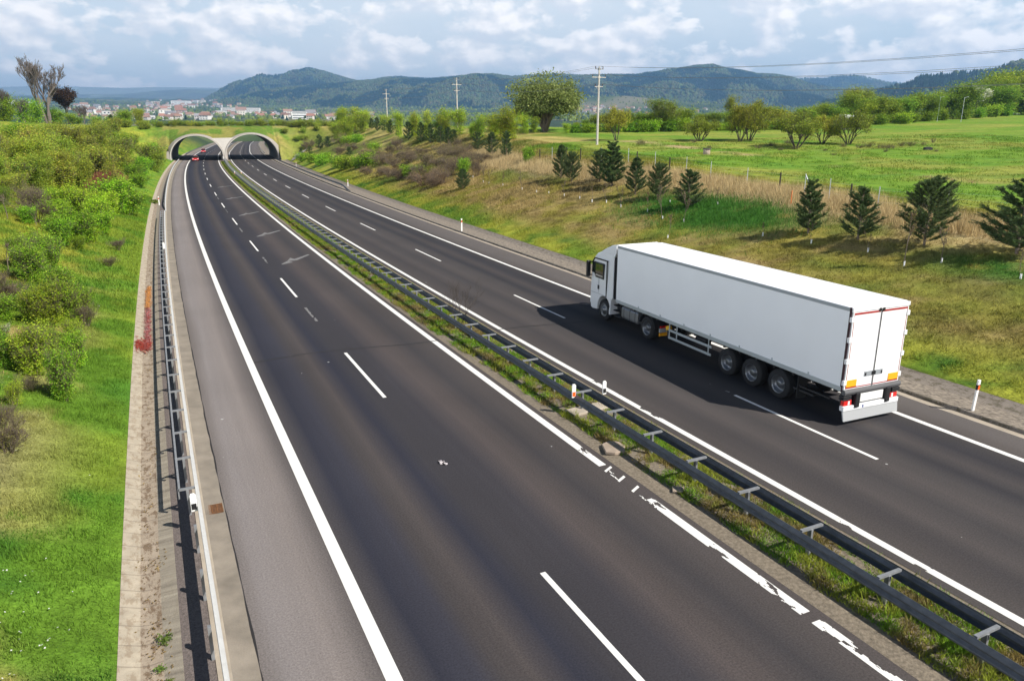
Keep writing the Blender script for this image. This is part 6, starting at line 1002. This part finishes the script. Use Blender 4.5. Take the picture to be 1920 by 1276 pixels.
# concrete ring and trough in the meadow
x,y=22.8,89.0; t=thing('well_ring','round concrete well ring with a dark lid alone in the meadow','well ring',(x,y,ground_z(x,y)))
b=MB(); b.lathe([(.01,-.2),(.40,-.2),(.40,.62),(.01,.62)],(0,0,0),'z',20); b.build('ring',m_slab,t)
b=MB(); b.lathe([(.01,.62),(.47,.62),(.47,.72),(.01,.74)],(.04,0,0),'z',20); b.build('lid',material('mossy_lid',(.10,.09,.08),.9),t)
x,y=54.5,99.7; b=MB(); b.prism([(-.5,-.1),(.5,-.1),(.5,.28),(.15,.4),(-.45,.32)],-.3,.3); o=b.build('feed_trough',m_chas,None,.03,(x,y,ground_z(x,y))); tag(o,'low dark trough standing in the right part of the meadow','trough')
# small white hut behind the trees
x,y=66.,150.; t=thing('white_hut','small white hut roof peeping between meadow trees and the wood','hut',(x,y,ground_z(x,y)))
b=MB(); b.box(-1.6,1.6,-1.2,1.2,0,2.2); b.build('wall',m_arch,t); b=MB(); b.prism([(-1.8,2.2),(1.8,2.2),(1.8,2.5),(-1.8,2.8)],-1.4,1.4); b.build('roof',m_plastic,t)
# ---------------------------------------------------------------- town and village
HAZE=1.2e-4
FAR={"hills":{"A":[8300,[[-10149,10164,610.3],[-8064,10149,556.9],[-6673,10139,523.5],[-6256,10141,530.2],[-5631,10139,523.5],[-5075,10135,510.1],[-4379,10137,516.8],[-3893,10135,510.1],[-3406,10133,503.4],[-2781,10129,490.1],[-1807,10125,476.7],[-417,10122,463.4]]],"A2":[7600,[[-8029,9278,425.5],[-6117,9275,413.3],[-5353,9271,401.0],[-4652,9269,394.9],[-4206,9282,437.7],[-3887,9285,450.0],[-3568,9285,450.0],[-3314,9278,425.5],[-2931,9268,388.8],[-2294,9261,364.3]]],"B":[5200,[[-3193,7347,223.4],[-2915,7358,262.4],[-2737,7380,340.3],[-2600,7400,408.5],[-2484,7411,447.5],[-2372,7415,462.1],[-2281,7413,452.4],[-2129,7424,491.3],[-1951,7427,501.1],[-1799,7424,491.3],[-1622,7414,457.2],[-1470,7406,428.0],[-1217,7410,442.6],[-1014,7415,462.1],[-558,7411,447.5],[203,7397,398.8],[1217,7383,350.1]]],"C":[3900,[[-2184,5454,157.5],[-1996,5462,182.8],[-1807,5476,233.5],[-1619,5487,269.6],[-1431,5492,287.7],[-1205,5497,305.8],[-1017,5502,323.9],[-828,5505,334.8],[-602,5504,331.2],[-414,5510,349.2],[-282,5513,360.1],[-132,5515,367.3],[0,5510,349.2],[151,5513,360.1],[301,5515,367.3],[490,5512,356.5],[678,5514,363.7],[904,5514,363.7],[1092,5522,392.7],[1280,5529,418.0],[1431,5529,418.0],[1581,5523,396.3],[1732,5515,367.3],[1845,5514,363.7],[1958,5509,345.6],[2071,5497,305.8],[2184,5491,284.1],[2335,5485,262.4],[2560,5472,219.0],[2786,5464,190.0],[3163,5455,161.1]]],"D":[6500,[[2372,8219,361.9],[2824,8239,432.5],[3163,8247,459.6],[3445,8250,470.5],[3728,8246,454.2],[3954,8239,432.5],[4180,8235,416.2],[4518,8230,399.9],[5309,8224,378.2]]],"E":[2300,[[1260,3146,92.6],[1390,3152,113.5],[1499,3159,138.6],[1586,3167,163.6],[1651,3171,180.3],[1738,3175,192.8],[1825,3177,199.1],[1933,3180,209.5],[2085,3184,224.1],[2368,3191,247.1],[2911,3195,263.8],[3563,3194,259.6]]]},
"towns":[[-1666,3047,77.2,0,169,206.5,2909],[-1726,3473,101.5,0,240,200.4,3312],[-1296,2378,54.0,0,172,212.1,2273],[-1841,3334,94.1,0,161,201.7,3180],[-1324,2867,70.5,0,292,208.1,2738],[-1616,3097,78.6,0,205,206.6,2957],[-1663,3388,91.8,0,249,203.6,3232],[-1449,2654,62.2,0,171,210.2,2535],[-1544,3148,79.3,0,251,206.7,3005],[-1363,2867,71.8,0,273,207.1,2738],[-1590,3471,96.5,0,297,202.7,3312],[-1582,3148,80.0,0,233,206.3,3005],[-1595,3047,74.7,0,203,207.7,2909],[-1445,2697,62.8,0,185,210.4,2577],[-1637,3486,98.9,0,280,201.7,3325],[-1677,3280,88.5,0,220,203.6,3129],[-1312,2378,54.0,0,162,211.6,2273],[-1738,3375,94.9,0,214,201.9,3219],[-1693,3457,96.4,0,251,202.6,3298],[-1612,3457,95.2,0,285,202.8,3298],[-1817,3267,90.3,0,155,202.6,3117],[-1623,3097,79.2,0,202,206.1,2957],[-1310,2809,67.1,0,286,209.1,2683],[-1777,3390,99.4,0,201,200.2,3232],[-1283,2358,52.1,0,174,213.0,2254],[-1487,2901,69.2,0,219,209.0,2771],[-1862,3362,97.7,0,158,200.4,3206],[-1349,2856,71.1,0,277,207.6,2727],[-1731,3279,87.9,0,196,204.1,3129],[-1805,3280,91.5,0,163,202.2,3129],[-1462,2621,60.2,0,154,210.9,2505],[-1732,3389,95.7,0,220,201.7,3232],[-1670,3458,95.4,0,261,202.5,3298],[-1633,2949,72.4,0,159,207.8,2817],[-1633,3501,102.0,0,284,200.4,3339],[-1653,3472,96.3,0,271,202.5,3312],[-1856,3376,99.1,0,164,200.2,3219],[-1550,2925,69.0,0,194,209.5,2794],[-1373,2696,61.1,0,224,211.1,2577],[-1755,3266,87.1,0,183,204.1,3117],[-1264,2368,53.1,0,189,212.7,2263],[-1540,3333,88.2,0,291,204.4,3180],[-1680,3266,87.6,0,215,204.1,3117],[-1688,3501,103.8,0,262,200.5,3339],[-1762,3187,82.7,0,160,205.3,3042],[-1431,2675,60.8,0,187,211.0,2556],[-1702,4431,135.7,0,404,197.2,4223],[-1503,3813,113.0,0,389,199.4,3635],[-1423,3749,102.0,0,411,202.9,3577],[-1862,4069,122.5,0,297,198.4,3878],[-1998,4361,138.5,0,296,195.6,4155],[-1432,3780,104.6,0,412,202.4,3606],[-2228,5844,204.6,0,407,189.5,5561],[-2239,5194,177.4,0,335,191.4,4945],[-2055,5842,198.6,0,450,191.2,5561],[-1999,4487,145.1,0,314,194.4,4274],[-1628,3472,97.0,0,281,202.1,3312],[-2103,5301,182.1,0,385,191.4,5046],[-2167,5238,183.0,0,360,190.2,4985],[-2027,5069,171.4,0,380,192.5,4826],[-2368,5029,174.1,0,277,190.7,4787],[-1611,3955,118.0,0,370,198.6,3770],[-1847,4237,125.6,0,328,198.7,4039],[-2271,5258,181.7,0,333,191.0,5005],[-1913,4379,140.7,0,327,194.9,4172],[-2134,5890,204.2,0,434,190.7,5606],[-1902,4086,125.5,0,286,197.4,3894],[-1365,3826,104.9,0,443,202.6,3650],[-2271,5843,204.1,0,396,190.0,5561],[-1458,3875,114.6,0,415,199.3,3694],[-1934,4222,132.4,0,296,196.0,4022],[-1647,3501,102.3,0,279,201.0,3339],[-1452,3750,106.5,0,399,201.1,3577],[-1910,5007,165.4,0,407,193.0,4768],[-1907,5048,167.8,0,412,192.7,4807],[-2017,4397,142.0,0,295,194.9,4189],[-2073,5007,166.3,0,360,193.3,4768],[-1586,3955,120.1,0,379,198.0,3770],[-1869,4186,125.6,0,313,198.3,3990],[-1654,3828,110.7,0,334,200.0,3650],[-1645,3735,106.1,0,322,201.0,3562],[-1836,4324,131.7,0,345,197.3,4121],[-1841,4690,147.1,0,391,196.8,4469],[-1531,3443,92.9,0,316,203.7,3285],[-2133,4598,149.9,0,287,193.9,4379],[-2469,6061,214.8,0,369,189.4,5767],[-1601,3501,99.8,0,298,201.0,3339],[-1474,3891,116.2,0,411,198.6,3709],[-1406,3859,112.1,0,432,200.3,3680],[-1846,4202,124.4,0,324,198.7,4006],[-1662,3828,110.4,0,331,200.2,3650],[-2223,5195,177.2,0,339,191.3,4945],[-1447,3938,115.9,0,428,199.4,3755],[-1555,4053,123.7,0,404,197.4,3863],[-1791,4729,150.3,0,411,195.7,4505],[-2140,5281,185.4,0,372,189.9,5026],[-1510,3705,105.1,0,370,201.2,3534],[-1452,3735,105.8,0,397,201.0,3562],[-1488,3586,99.4,0,359,202.2,3421],[-1608,3472,96.9,0,289,202.1,3312],[-2420,5634,195.1,0,337,190.4,5362],[-1887,4729,150.0,0,381,195.8,4505],[-1543,3645,101.7,0,347,201.8,3477],[-1868,4069,123.0,0,295,198.3,3878],[-1844,4342,134.9,0,344,196.9,4138],[-2158,5216,178.5,0,360,191.0,4965],[-1505,3645,101.7,0,362,201.9,3477],[-2633,5797,205.4,0,301,189.2,5516],[-1943,4154,130.8,0,282,195.9,3958],[-2106,5939,207.3,0,445,189.7,5652],[-1596,4521,139.6,0,448,197.0,4309],[-2011,4361,138.5,0,292,195.3,4155],[-1833,4068,118.5,0,307,199.7,3878],[-2054,5027,167.6,0,367,193.3,4787],[-1551,3486,97.3,0,316,202.0,3325],[-1801,4729,150.5,0,408,195.5,4505],[-1592,3736,108.9,0,343,200.1,3562],[-2100,5914,204.7,0,445,190.2,5629],[-2006,4397,142.4,0,299,194.4,4189],[-2170,5259,184.2,0,361,190.1,5005],[-2340,4987,167.3,0,280,192.3,4749],[-1601,3736,108.4,0,339,200.1,3562],[-2423,6061,213.2,0,380,189.4,5767],[-1954,4154,131.6,0,278,195.8,3958],[-477,1187,21.3,0,381,224.7,1137],[-661,1453,24.5,0,305,224.3,1392],[-802,2029,40.1,0,389,217.1,1941],[-882,2130,42.6,0,362,216.5,2037],[-880,1847,34.4,0,273,219.6,1768],[-867,1795,32.0,0,263,221.0,1719],[-489,1197,21.4,0,371,224.7,1146],[-1156,2599,56.9,0,317,212.8,2484],[-479,1202,22.0,0,385,224.1,1151],[-750,1916,35.2,0,395,219.9,1834],[-839,1988,40.2,0,351,216.6,1902],[-983,2079,43.5,0,277,215.4,1988],[-906,2174,44.3,0,358,215.9,2079],[-789,1878,36.1,0,354,218.5,1797],[-514,1154,20.3,0,317,225.5,1105],[-895,1886,36.7,0,275,218.3,1804],[-667,1401,23.1,0,274,225.1,1343],[-920,2087,42.8,0,323,216.0,1996],[-877,1847,34.3,0,275,219.9,1768],[-1165,2589,56.2,0,310,212.9,2474],[-936,1917,38.8,0,255,216.9,1834],[-807,1870,36.0,0,337,218.8,1790],[-473,1187,21.4,0,385,224.7,1137],[-732,1854,30.6,0,390,223.0,1775],[-824,1863,35.7,0,322,218.9,1782],[-881,1956,39.5,0,310,217.0,1871],[-795,1628,27.9,0,256,223.0,1560],[-1231,2642,59.6,0,287,211.4,2525],[-806,1817,31.5,0,320,221.8,1740],[-899,2012,40.7,0,315,216.5,1925],[-994,2349,50.8,0,349,213.4,2245],[-896,1825,33.9,0,252,219.9,1747],[-654,1495,25.1,0,330,224.0,1432],[-699,1557,27.0,0,312,222.8,1492],[-1325,2707,60.8,0,253,211.4,2587],[-968,2255,47.9,0,340,214.4,2156],[-1229,2537,55.2,0,260,212.9,2425],[-934,2062,42.1,0,306,216.1,1972],[-549,1267,22.4,0,335,224.3,1213],[-1011,2228,48.0,0,305,213.8,2130],[-1140,2642,60.2,0,337,211.0,2525],[-935,2071,42.6,0,308,215.8,1980],[-1256,2785,62.7,0,308,211.8,2661],[-803,1847,33.6,0,333,220.4,1768],[-492,1508,25.9,0,490,223.5,1444],[-721,2011,36.6,0,443,219.9,1925],[-954,2717,55.5,0,453,214.6,2598],[-614,1955,34.2,0,507,221.0,1871],[-477,1539,27.9,0,513,221.9,1474],[-885,2841,59.9,0,510,213.5,2716],[-972,2515,52.1,0,402,214.4,2405],[-712,2011,36.0,0,449,220.3,1925],[-734,2086,39.7,0,453,218.2,1996],[-918,2830,60.3,0,491,212.8,2705],[-941,2841,61.3,0,481,212.6,2716],[-721,1963,34.7,0,430,220.7,1879],[-762,2300,45.0,0,482,216.9,2200],[-691,1900,32.1,0,435,221.9,1819],[-1003,2751,60.1,0,433,212.4,2629],[-1006,2740,59.8,0,430,212.3,2619],[-903,2818,59.2,0,497,213.5,2694],[-854,2783,56.3,0,517,214.6,2661],[-732,2020,37.7,0,437,219.0,1933],[-810,2236,44.0,0,437,216.6,2139],[-834,2200,43.7,0,413,216.7,2104],[-970,2515,52.1,0,403,214.7,2405],[-391,2173,42.5,0,700,217.1,2079],[-427,1539,28.4,0,560,221.5,1474],[-390,2121,41.4,0,694,217.3,2029],[-404,1545,28.0,0,583,221.9,1480],[-405,2044,35.6,0,674,220.8,1956],[-706,2425,48.5,0,539,216.0,2319],[-331,1629,28.9,0,667,221.8,1560],[-298,1635,28.3,0,697,222.6,1566],[-642,2525,50.6,0,593,215.5,2415],[-302,1649,29.4,0,696,221.7,1579],[-378,1635,29.4,0,627,221.5,1566],[-570,2191,41.9,0,585,217.8,2096],[-484,2094,38.2,0,627,219.3,2005],[-320,1520,25.3,0,656,224.3,1456],[-397,2095,39.5,0,686,218.3,2005],[-347,1324,23.3,0,582,224.2,1269],[-395,1526,26.7,0,587,222.8,1462],[-662,2172,39.8,0,520,219.0,2079],[-374,1557,26.9,0,614,222.9,1492],[-467,2525,50.8,0,693,215.7,2415],[-371,1649,30.2,0,636,220.9,1579],[-441,1490,25.9,0,533,223.2,1427],[-345,1471,24.3,0,622,224.6,1409],[-596,2052,37.0,0,541,219.8,1964],[-420,1558,28.9,0,571,221.1,1492],[-464,2052,37.1,0,634,219.6,1964],[-1920,3049,82.8,0,49,204.1,2909],[-1500,2398,56.8,0,56,210.3,2291],[-1884,3061,83.8,0,69,203.6,2921],[-2046,3216,95.0,0,39,200.1,3067],[-1897,3362,96.4,0,143,201.0,3206],[-1727,3011,78.2,0,130,205.5,2874],[-2038,3632,109.4,0,147,198.6,3463],[-1650,2914,70.5,0,141,208.4,2783],[-915,1752,31.6,0,207,221.1,1677],[-948,1855,35.9,0,222,218.5,1775],[-971,1879,39.1,0,213,216.3,1797],[-923,1649,30.3,0,152,220.8,1579],[-854,1615,27.5,0,197,223.1,1547],[-892,1642,28.7,0,176,222.2,1572],[-803,1628,27.8,0,249,223.0,1560],[-1032,2087,43.3,0,246,215.6,1996],[-1024,1864,38.6,0,167,216.3,1782],[-1101,2054,43.3,0,186,215.2,1964],[-1135,2063,45.0,0,165,214.2,1972],[-940,1893,37.8,0,243,217.6,1812],[-957,1848,35.6,0,213,218.5,1768],[-879,1724,29.9,0,224,222.1,1650],[345,2930,82.7,1,1130,202.4,2795],[316,2915,82.4,1,1117,202.3,2781],[322,2869,75.6,1,1122,205.2,2738],[323,2874,76.3,1,1123,205.0,2744],[230,2806,68.4,1,1079,208.3,2680],[392,2766,60.3,1,1165,212.2,2644],[287,2809,67.5,1,1108,208.8,2683],[371,2839,67.4,1,1149,209.2,2712],[304,2895,80.5,1,1112,202.9,2762],[297,2723,56.5,1,1117,213.9,2603],[382,2794,61.8,1,1158,211.7,2670],[317,2800,65.6,1,1123,209.7,2675],[271,2803,67.4,1,1100,208.7,2678],[428,2911,77.0,1,1173,205.0,2778],[397,2791,61.7,1,1166,211.7,2667],[476,2731,58.6,1,1212,212.8,2611],[263,2770,62.9,1,1097,211.0,2646],[473,2872,69.4,1,1198,208.5,2744],[451,2788,61.7,1,1194,211.7,2665],[508,2932,80.9,1,1211,203.3,2797],[376,2805,63.0,1,1154,211.2,2680],[324,2924,82.9,1,1120,202.1,2789],[368,2894,75.6,1,1144,205.5,2762],[304,2825,69.0,1,1115,208.2,2698],[255,2775,64.1,1,1093,210.4,2652],[271,2800,66.9,1,1100,209.1,2675],[329,2874,75.8,1,1126,205.1,2744],[483,2914,78.4,1,1200,204.4,2781],[356,2340,47.0,1,1180,215.8,2238],[365,2384,48.3,1,1181,215.4,2280],[389,2908,76.6,1,1154,205.2,2776],[347,2918,80.2,1,1132,203.4,2784],[246,2901,80.8,1,1083,202.9,2768],[384,2783,61.1,1,1160,212.0,2659],[434,2725,57.3,1,1190,213.6,2605],[439,2908,76.7,1,1179,205.0,2776],[245,2795,67.5,1,1086,208.7,2670],[456,2917,79.7,1,1186,203.9,2784],[396,2944,84.1,1,1155,201.8,2808],[306,2884,78.9,1,1114,203.6,2752],[433,2920,79.5,1,1175,203.8,2787],[401,2882,72.1,1,1161,207.1,2752],[257,2886,79.2,1,1089,203.6,2754],[283,2921,83.8,1,1100,201.5,2787],[290,2823,69.2,1,1109,208.0,2696],[343,2957,89.2,1,1128,199.2,2819],[307,2886,79.3,1,1114,203.5,2754],[471,2870,68.9,1,1197,208.7,2741],[244,2872,76.8,1,1083,204.7,2741],[336,2898,79.0,1,1128,203.8,2765],[297,2809,67.3,1,1113,208.9,2683],[378,2897,75.2,1,1149,205.7,2765],[282,2812,68.1,1,1105,208.4,2685],[431,2464,49.7,1,1212,215.3,2357],[649,2694,59.3,1,1308,212.0,2575],[596,2840,70.9,1,1264,207.3,2712],[587,2809,69.6,1,1262,207.6,2683],[608,2912,79.6,1,1262,203.7,2778],[598,2840,70.9,1,1264,207.3,2712],[728,2896,74.6,1,1324,206.1,2765],[727,2908,75.7,1,1322,205.6,2776],[621,2798,68.4,1,1281,208.2,2672],[584,2801,68.9,1,1262,207.9,2675],[648,2694,59.3,1,1308,212.1,2575],[566,2726,60.3,1,1260,211.8,2605],[664,2770,65.7,1,1306,209.4,2646]],"big":[[-1003,2854,66.1,138,13.8,"long"],[-373,1352,24.5,26,12.2,"block"],[-794,1817,31.5,33,11.3,"block"],[-957,2536,53.1,35,10.5,"block"],[-839,1766,30.6,37,6.1,"long"],[-2027,3216,94.8,49,17.8,"block"],[-2268,3504,111.6,34,19.3,"block"],[-1821,4253,125.3,100,26.4,"block"],[819,2464,48.5,24,6.8,"long"]]}
wc=[(.62,.58,.50),(.70,.68,.64),(.60,.48,.33),(.55,.52,.5)]; rc=[(.34,.17,.12),(.30,.18,.13),(.24,.14,.11),(.27,.26,.27)]
WM=[material('house_wall_%s'%n,c,.8) for n,c in zip(('cream','white','ochre','grey'),wc)]; RM=[material('roof_%s'%n,c,.8) for n,c in zip(('red','orange_red','brown','slate'),rc)]
HM={}
def house_mesh(wi,ri,flat=False):
    if (wi,ri,flat) in HM: return HM[(wi,ri,flat)]
    b=MB(); b.box(-.5,.5,-.5,.5,-.6,1.,0)
    if flat: b.box(-.51,.51,-.51,.51,1.,1.08,1)
    else: b.prism([(-.56,.98),(.56,.98),(0,1.62)],-.54,.54,'x',1)
    for k in range(-1,2):
        for zc in (.22,.66): b.box(k*.3-.06,k*.3+.06,-.505,-.49,zc,zc+.18,2)
    o=b.build('h',[WM[wi],RM[ri],m_glass]); me_=o.data; bpy.data.objects.remove(o); HM[(wi,ri,flat)]=me_; return me_
rh=random.Random(12)
for i,(x,y,z,k,px,py,D) in enumerate(FAR['towns']):
    wi=rh.choice((0,0,1,1,2,3)); ri=rh.choice((0,0,1,1,2,3)); big_=rh.random()<.22 and k==0; me_=house_mesh(wi,ri,big_ and rh.random()<.4)
    o=link('house',me_); o.location=(x,y,ground_z(x,y)-.5); f=rh.uniform(.8,1.2)
    o.scale=((rh.uniform(18,32) if big_ else rh.uniform(8,12))*f,rh.uniform(9,12)*f,(rh.uniform(7,11) if big_ else rh.uniform(4,5.5))*f*(1.25 if k==0 else 1.)); o.rotation_euler=(0,0,rh.uniform(-.6,.6)-math.atan2(x,y)*.5)
    if k==0: tag(o,'one of the small pale red roofed houses packed in the distant valley town','house','houses of the distant valley town')
    else: tag(o,'one of the small white red roofed houses of the village under the wooded hill','house','houses of the village under the hill')
BL=['very long white warehouse with a flat roof at the foot of the hill','white flat roofed block nearest behind the overpass hedge','blocky pale building right behind the left hedge end','large white hall in the middle of the distant town','long low white hall left of the town','tall pale block on the far left skyline','second pale block at the far left edge','broad cream building on the rise of the old town','tiny long white shed between the meadow trees']
for (x,y,z,w,h,k),lb in zip(FAR['big'],BL):
    t=thing('large_building',lb,'building',(x,y,ground_z(x,y)-1),-math.atan2(x,y))
    b=MB(); b.box(-w/2,w/2,-w*.2,w*.2,-5,h+1); b.build('wall',WM[1] if k!='block' or h<12 else m_plastic,t)
    b=MB(); b.box(-w/2-.5,w/2+.5,-w*.2-.5,w*.2+.5,h+1,h+2); b.build('roof',RM[0] if 'cream' in lb else RM[3],t)
    b=MB()
    for r_ in range(max(1,int(h/4))): b.box(-w*.46,w*.46,-w*.2-.08,-w*.2-.02,1.8+r_*4,3.3+r_*4)
    b.build('window_band',m_glass,t)
# ---------------------------------------------------------------- wooded hills
m_hill=attr_material('hill_ground',.95,0,0,.02,.3); m_wood=attr_material('woodland',.85,0,0,0,0,spec=.1)
def tree_cloud(name,P,rr_,hh,conif,cols,label,kindstuff=True):
    n=len(P); rng=np.random.default_rng(n); m=6; th=2*np.pi*np.arange(m)/m+rng.uniform(0,1,n)[:,None]; j=1+rng.uniform(-.25,.25,(n,m))
    zl=np.where(conif,.12,.32); rim=np.stack([P[:,0,None]+np.cos(th)*rr_[:,None]*j,P[:,1,None]+np.sin(th)*rr_[:,None]*j,(P[:,2]+hh*zl)[:,None]+rng.uniform(-.1,.1,(n,m))*hh[:,None]],-1)
    zu=np.where(conif,.5,.74); ru=np.where(conif,.55,.78); th2=th+.5; rim2=np.stack([P[:,0,None]+np.cos(th2)*(rr_*ru)[:,None]*j,P[:,1,None]+np.sin(th2)*(rr_*ru)[:,None]*j,(P[:,2]+hh*zu)[:,None]+rng.uniform(-.06,.06,(n,m))*hh[:,None]],-1)
    top=P+np.stack([0*hh,0*hh,hh],-1); V=np.concatenate([rim,rim2,top[:,None]],1).reshape(-1,3); b_=(np.arange(n)*(2*m+1))[:,None]; i=np.arange(m);k=(i+1)%m
    F4=np.stack([b_+i,b_+k,b_+m+k,b_+m+i],-1).reshape(-1,4); F3=np.stack([b_+m+i,b_+m+k,np.broadcast_to(b_+2*m,(n,m))],-1).reshape(-1,3)
    o=link(name,np_mesh(name,V,[F4,F3],[m_wood],col=np.repeat(cols,2*m+1,0)),kind='stuff'); o['label']=label; o['category']='woodland'; return o
CON=np.array((.006,.024,.016));DEC=np.array((.062,.105,.03));DEC2=np.array((.085,.08,.04));FLD=np.array((.13,.17,.05))
def hill(key,step,label,amp=1.,pale=0.,ntree=0,size=(7.,17.),conbias=0.,nu=260,nt=40,back=.5,field=0.):
    D0,Rg=FAR['hills'][key]; Rg=np.array(Rg,float); L=np.r_[0,np.cumsum(np.linalg.norm(np.diff(Rg[:,:2],axis=0),axis=1))]; D1=float(np.median(np.linalg.norm(Rg[:,:2],axis=1)))
    def ridge(u): 
        q=u*L[-1]; return np.stack([np.interp(q,L,Rg[:,j]) for j in range(3)],-1)
    def surf(u,t):
        r=ridge(u); f=D0/D1; k=f+(1-f)*t; x=r[...,0]*k;y=r[...,1]*k; zb=-30+np.interp(np.hypot(x,y),[2000,3000,5000,7000,12000],[34,60,145,230,420])*(t<1); zb0=-30+np.interp(D0,[2000,3000,5000,7000,12000],[34,60,145,230,420])
        rel=r[...,2]-(zb0); tt=np.clip(t,0,1); sh=tt**.85*.55+.45*np.sin(tt*np.pi/2)**1.6; sc=np.linalg.norm(Rg[0,:2])*0+D1/9
        rid=(fbm(x/(sc*.75),y/(sc*1.6),int(D0)%97,4)-.5)*2*rel*.55*np.sin(np.clip(t,0,1)*np.pi)*amp+(fbm(x/(sc*.2),y/(sc*.28),int(D0)%89,3)-.5)*rel*.10*np.sin(np.clip(t*.96,0,1)*np.pi)
        z=zb0+rel*sh+rid; z=np.where(t>1,r[...,2]-(t-1)*rel*.9,z); return x,y,z
    U,Tt=np.meshgrid(np.linspace(0,1,nu),np.r_[np.linspace(0,1,nt),np.linspace(1.05,1+back,5)]); x,y,z=surf(U,Tt)
    def cols(x,y,z):
        f=fbm(x/260,y/420,61+len(key)); f2=fbm(x/90,y/150,67); con=sstep(.475,.525,f*.75+f2*.25+conbias); c=mixn(DEC,DEC2,sstep(.45,.6,f2)); return con,mixn(c,CON,con)  # conifer stands; their dark patches also stand in for cloud shadows
    con,c=cols(x,y,z); struct('hills',np_mesh('hills_'+key,np.stack([x,y,z],-1).reshape(-1,3),grid_faces(*x.shape),[m_hill],col=(mixn(c*.9,np.array((.30,.36,.38)),pale*np.ones(c.shape[:-1]))).reshape(-1,3),smooth=True))  # pale mixes the look of distance haze into the hill colour
    if ntree:
        rng=np.random.default_rng(ntree); u=rng.random(ntree);t=np.where(rng.random(ntree)<.25,rng.uniform(.9,1.03,ntree),rng.random(ntree)); x,y,z=surf(u,t); con,c=cols(x,y,z); isc=rng.random(ntree)<(.08+.9*con)
        c=np.where(isc[:,None],CON*rng.uniform(.7,1.5,ntree)[:,None],mixn(DEC,DEC2,rng.random(ntree))*rng.uniform(.6,1.4,ntree)[:,None])
        hh=rng.uniform(size[0]*1.4,size[1]*1.25,ntree); rr_=np.where(isc,hh*.24,hh*.42)*1.15; tree_cloud('woodland',np.stack([x,y,z-1],-1),rr_,hh,isc,c,label)
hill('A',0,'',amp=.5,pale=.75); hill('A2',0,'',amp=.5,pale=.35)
hill('B',0,'mixed woodland covering the far rounded hill left of centre',ntree=34000,size=(9,17),conbias=-.02)
hill('D',0,'woodland on the far hill behind the right slope',ntree=7000,size=(12,22))
hill('C',0,'mixed forest covering the long main hill',ntree=76000,size=(7,15),conbias=.03,nu=360,nt=60)
hill('E',0,'dark spruce forest on the right hand hill',ntree=16000,size=(9,17),conbias=.12)
# woods and gardens among the town
rng=np.random.default_rng(31); n=15000; D=1150*(6500/1150.)**(rng.random(n)**.7); a=np.radians(rng.uniform(-46,40,n)); x=D*np.sin(a);y=D*np.cos(a); f=fbm(x/170,y/170,33); k=((f>.46)|(D>2600))&((D>2600)|(x>0)|(rng.random(n)<.35)); k&=~((np.abs(x-np.interp(y,[300,700],[-115,-240]))<45)&(y<800)); x=x[k];y=y[k];D=D[k]; s_,o_=xy2so(x,y); k=~((np.abs(o_)<55)&(s_<900)); x=x[k];y=y[k];D=D[k]
z=terrain(s_[k],o_[k],x,y); con=rng.random(len(x))<.22; hh=rng.uniform(4,10,len(x)); hh=np.where((D<900),hh*.6,hh); c=np.where(con[:,None],CON*1.2,mixn(np.array((.07,.11,.03)),np.array((.15,.19,.05)),rng.random(len(x))))*rng.uniform(.7,1.4,len(x))[:,None]
tree_cloud('valley_woodland',np.stack([x,y,z-.5],-1),np.where(con,hh*.3,hh*.55),hh,con,c,'trees and copses scattered between the houses of the valley')
# ---------------------------------------------------------------- air
hb=MB(); hb.box(-8500,8500,-300,11500,-9,640); hz=hb.build('haze',[])
hm=bpy.data.materials.new('haze_air'); hm.use_nodes=True; t=hm.node_tree; t.nodes.clear(); oo=t.nodes.new('ShaderNodeOutputMaterial'); pv=t.nodes.new('ShaderNodeVolumePrincipled'); t.links.new(pv.outputs[0],oo.inputs['Volume'])
pv.inputs['Color'].default_value=(.30,.58,1.,1); pv.inputs['Density'].default_value=HAZE; pv.inputs['Anisotropy'].default_value=.2; hz.data.materials.append(hm); hz['kind']='stuff'; hz['label']='thin bluish air haze over the valley'; hz['category']='haze'
for o in list(SC.objects):
    if o.type=='MESH' and o.name.startswith(('h.','post_src','bar_src')): bpy.data.objects.remove(o)
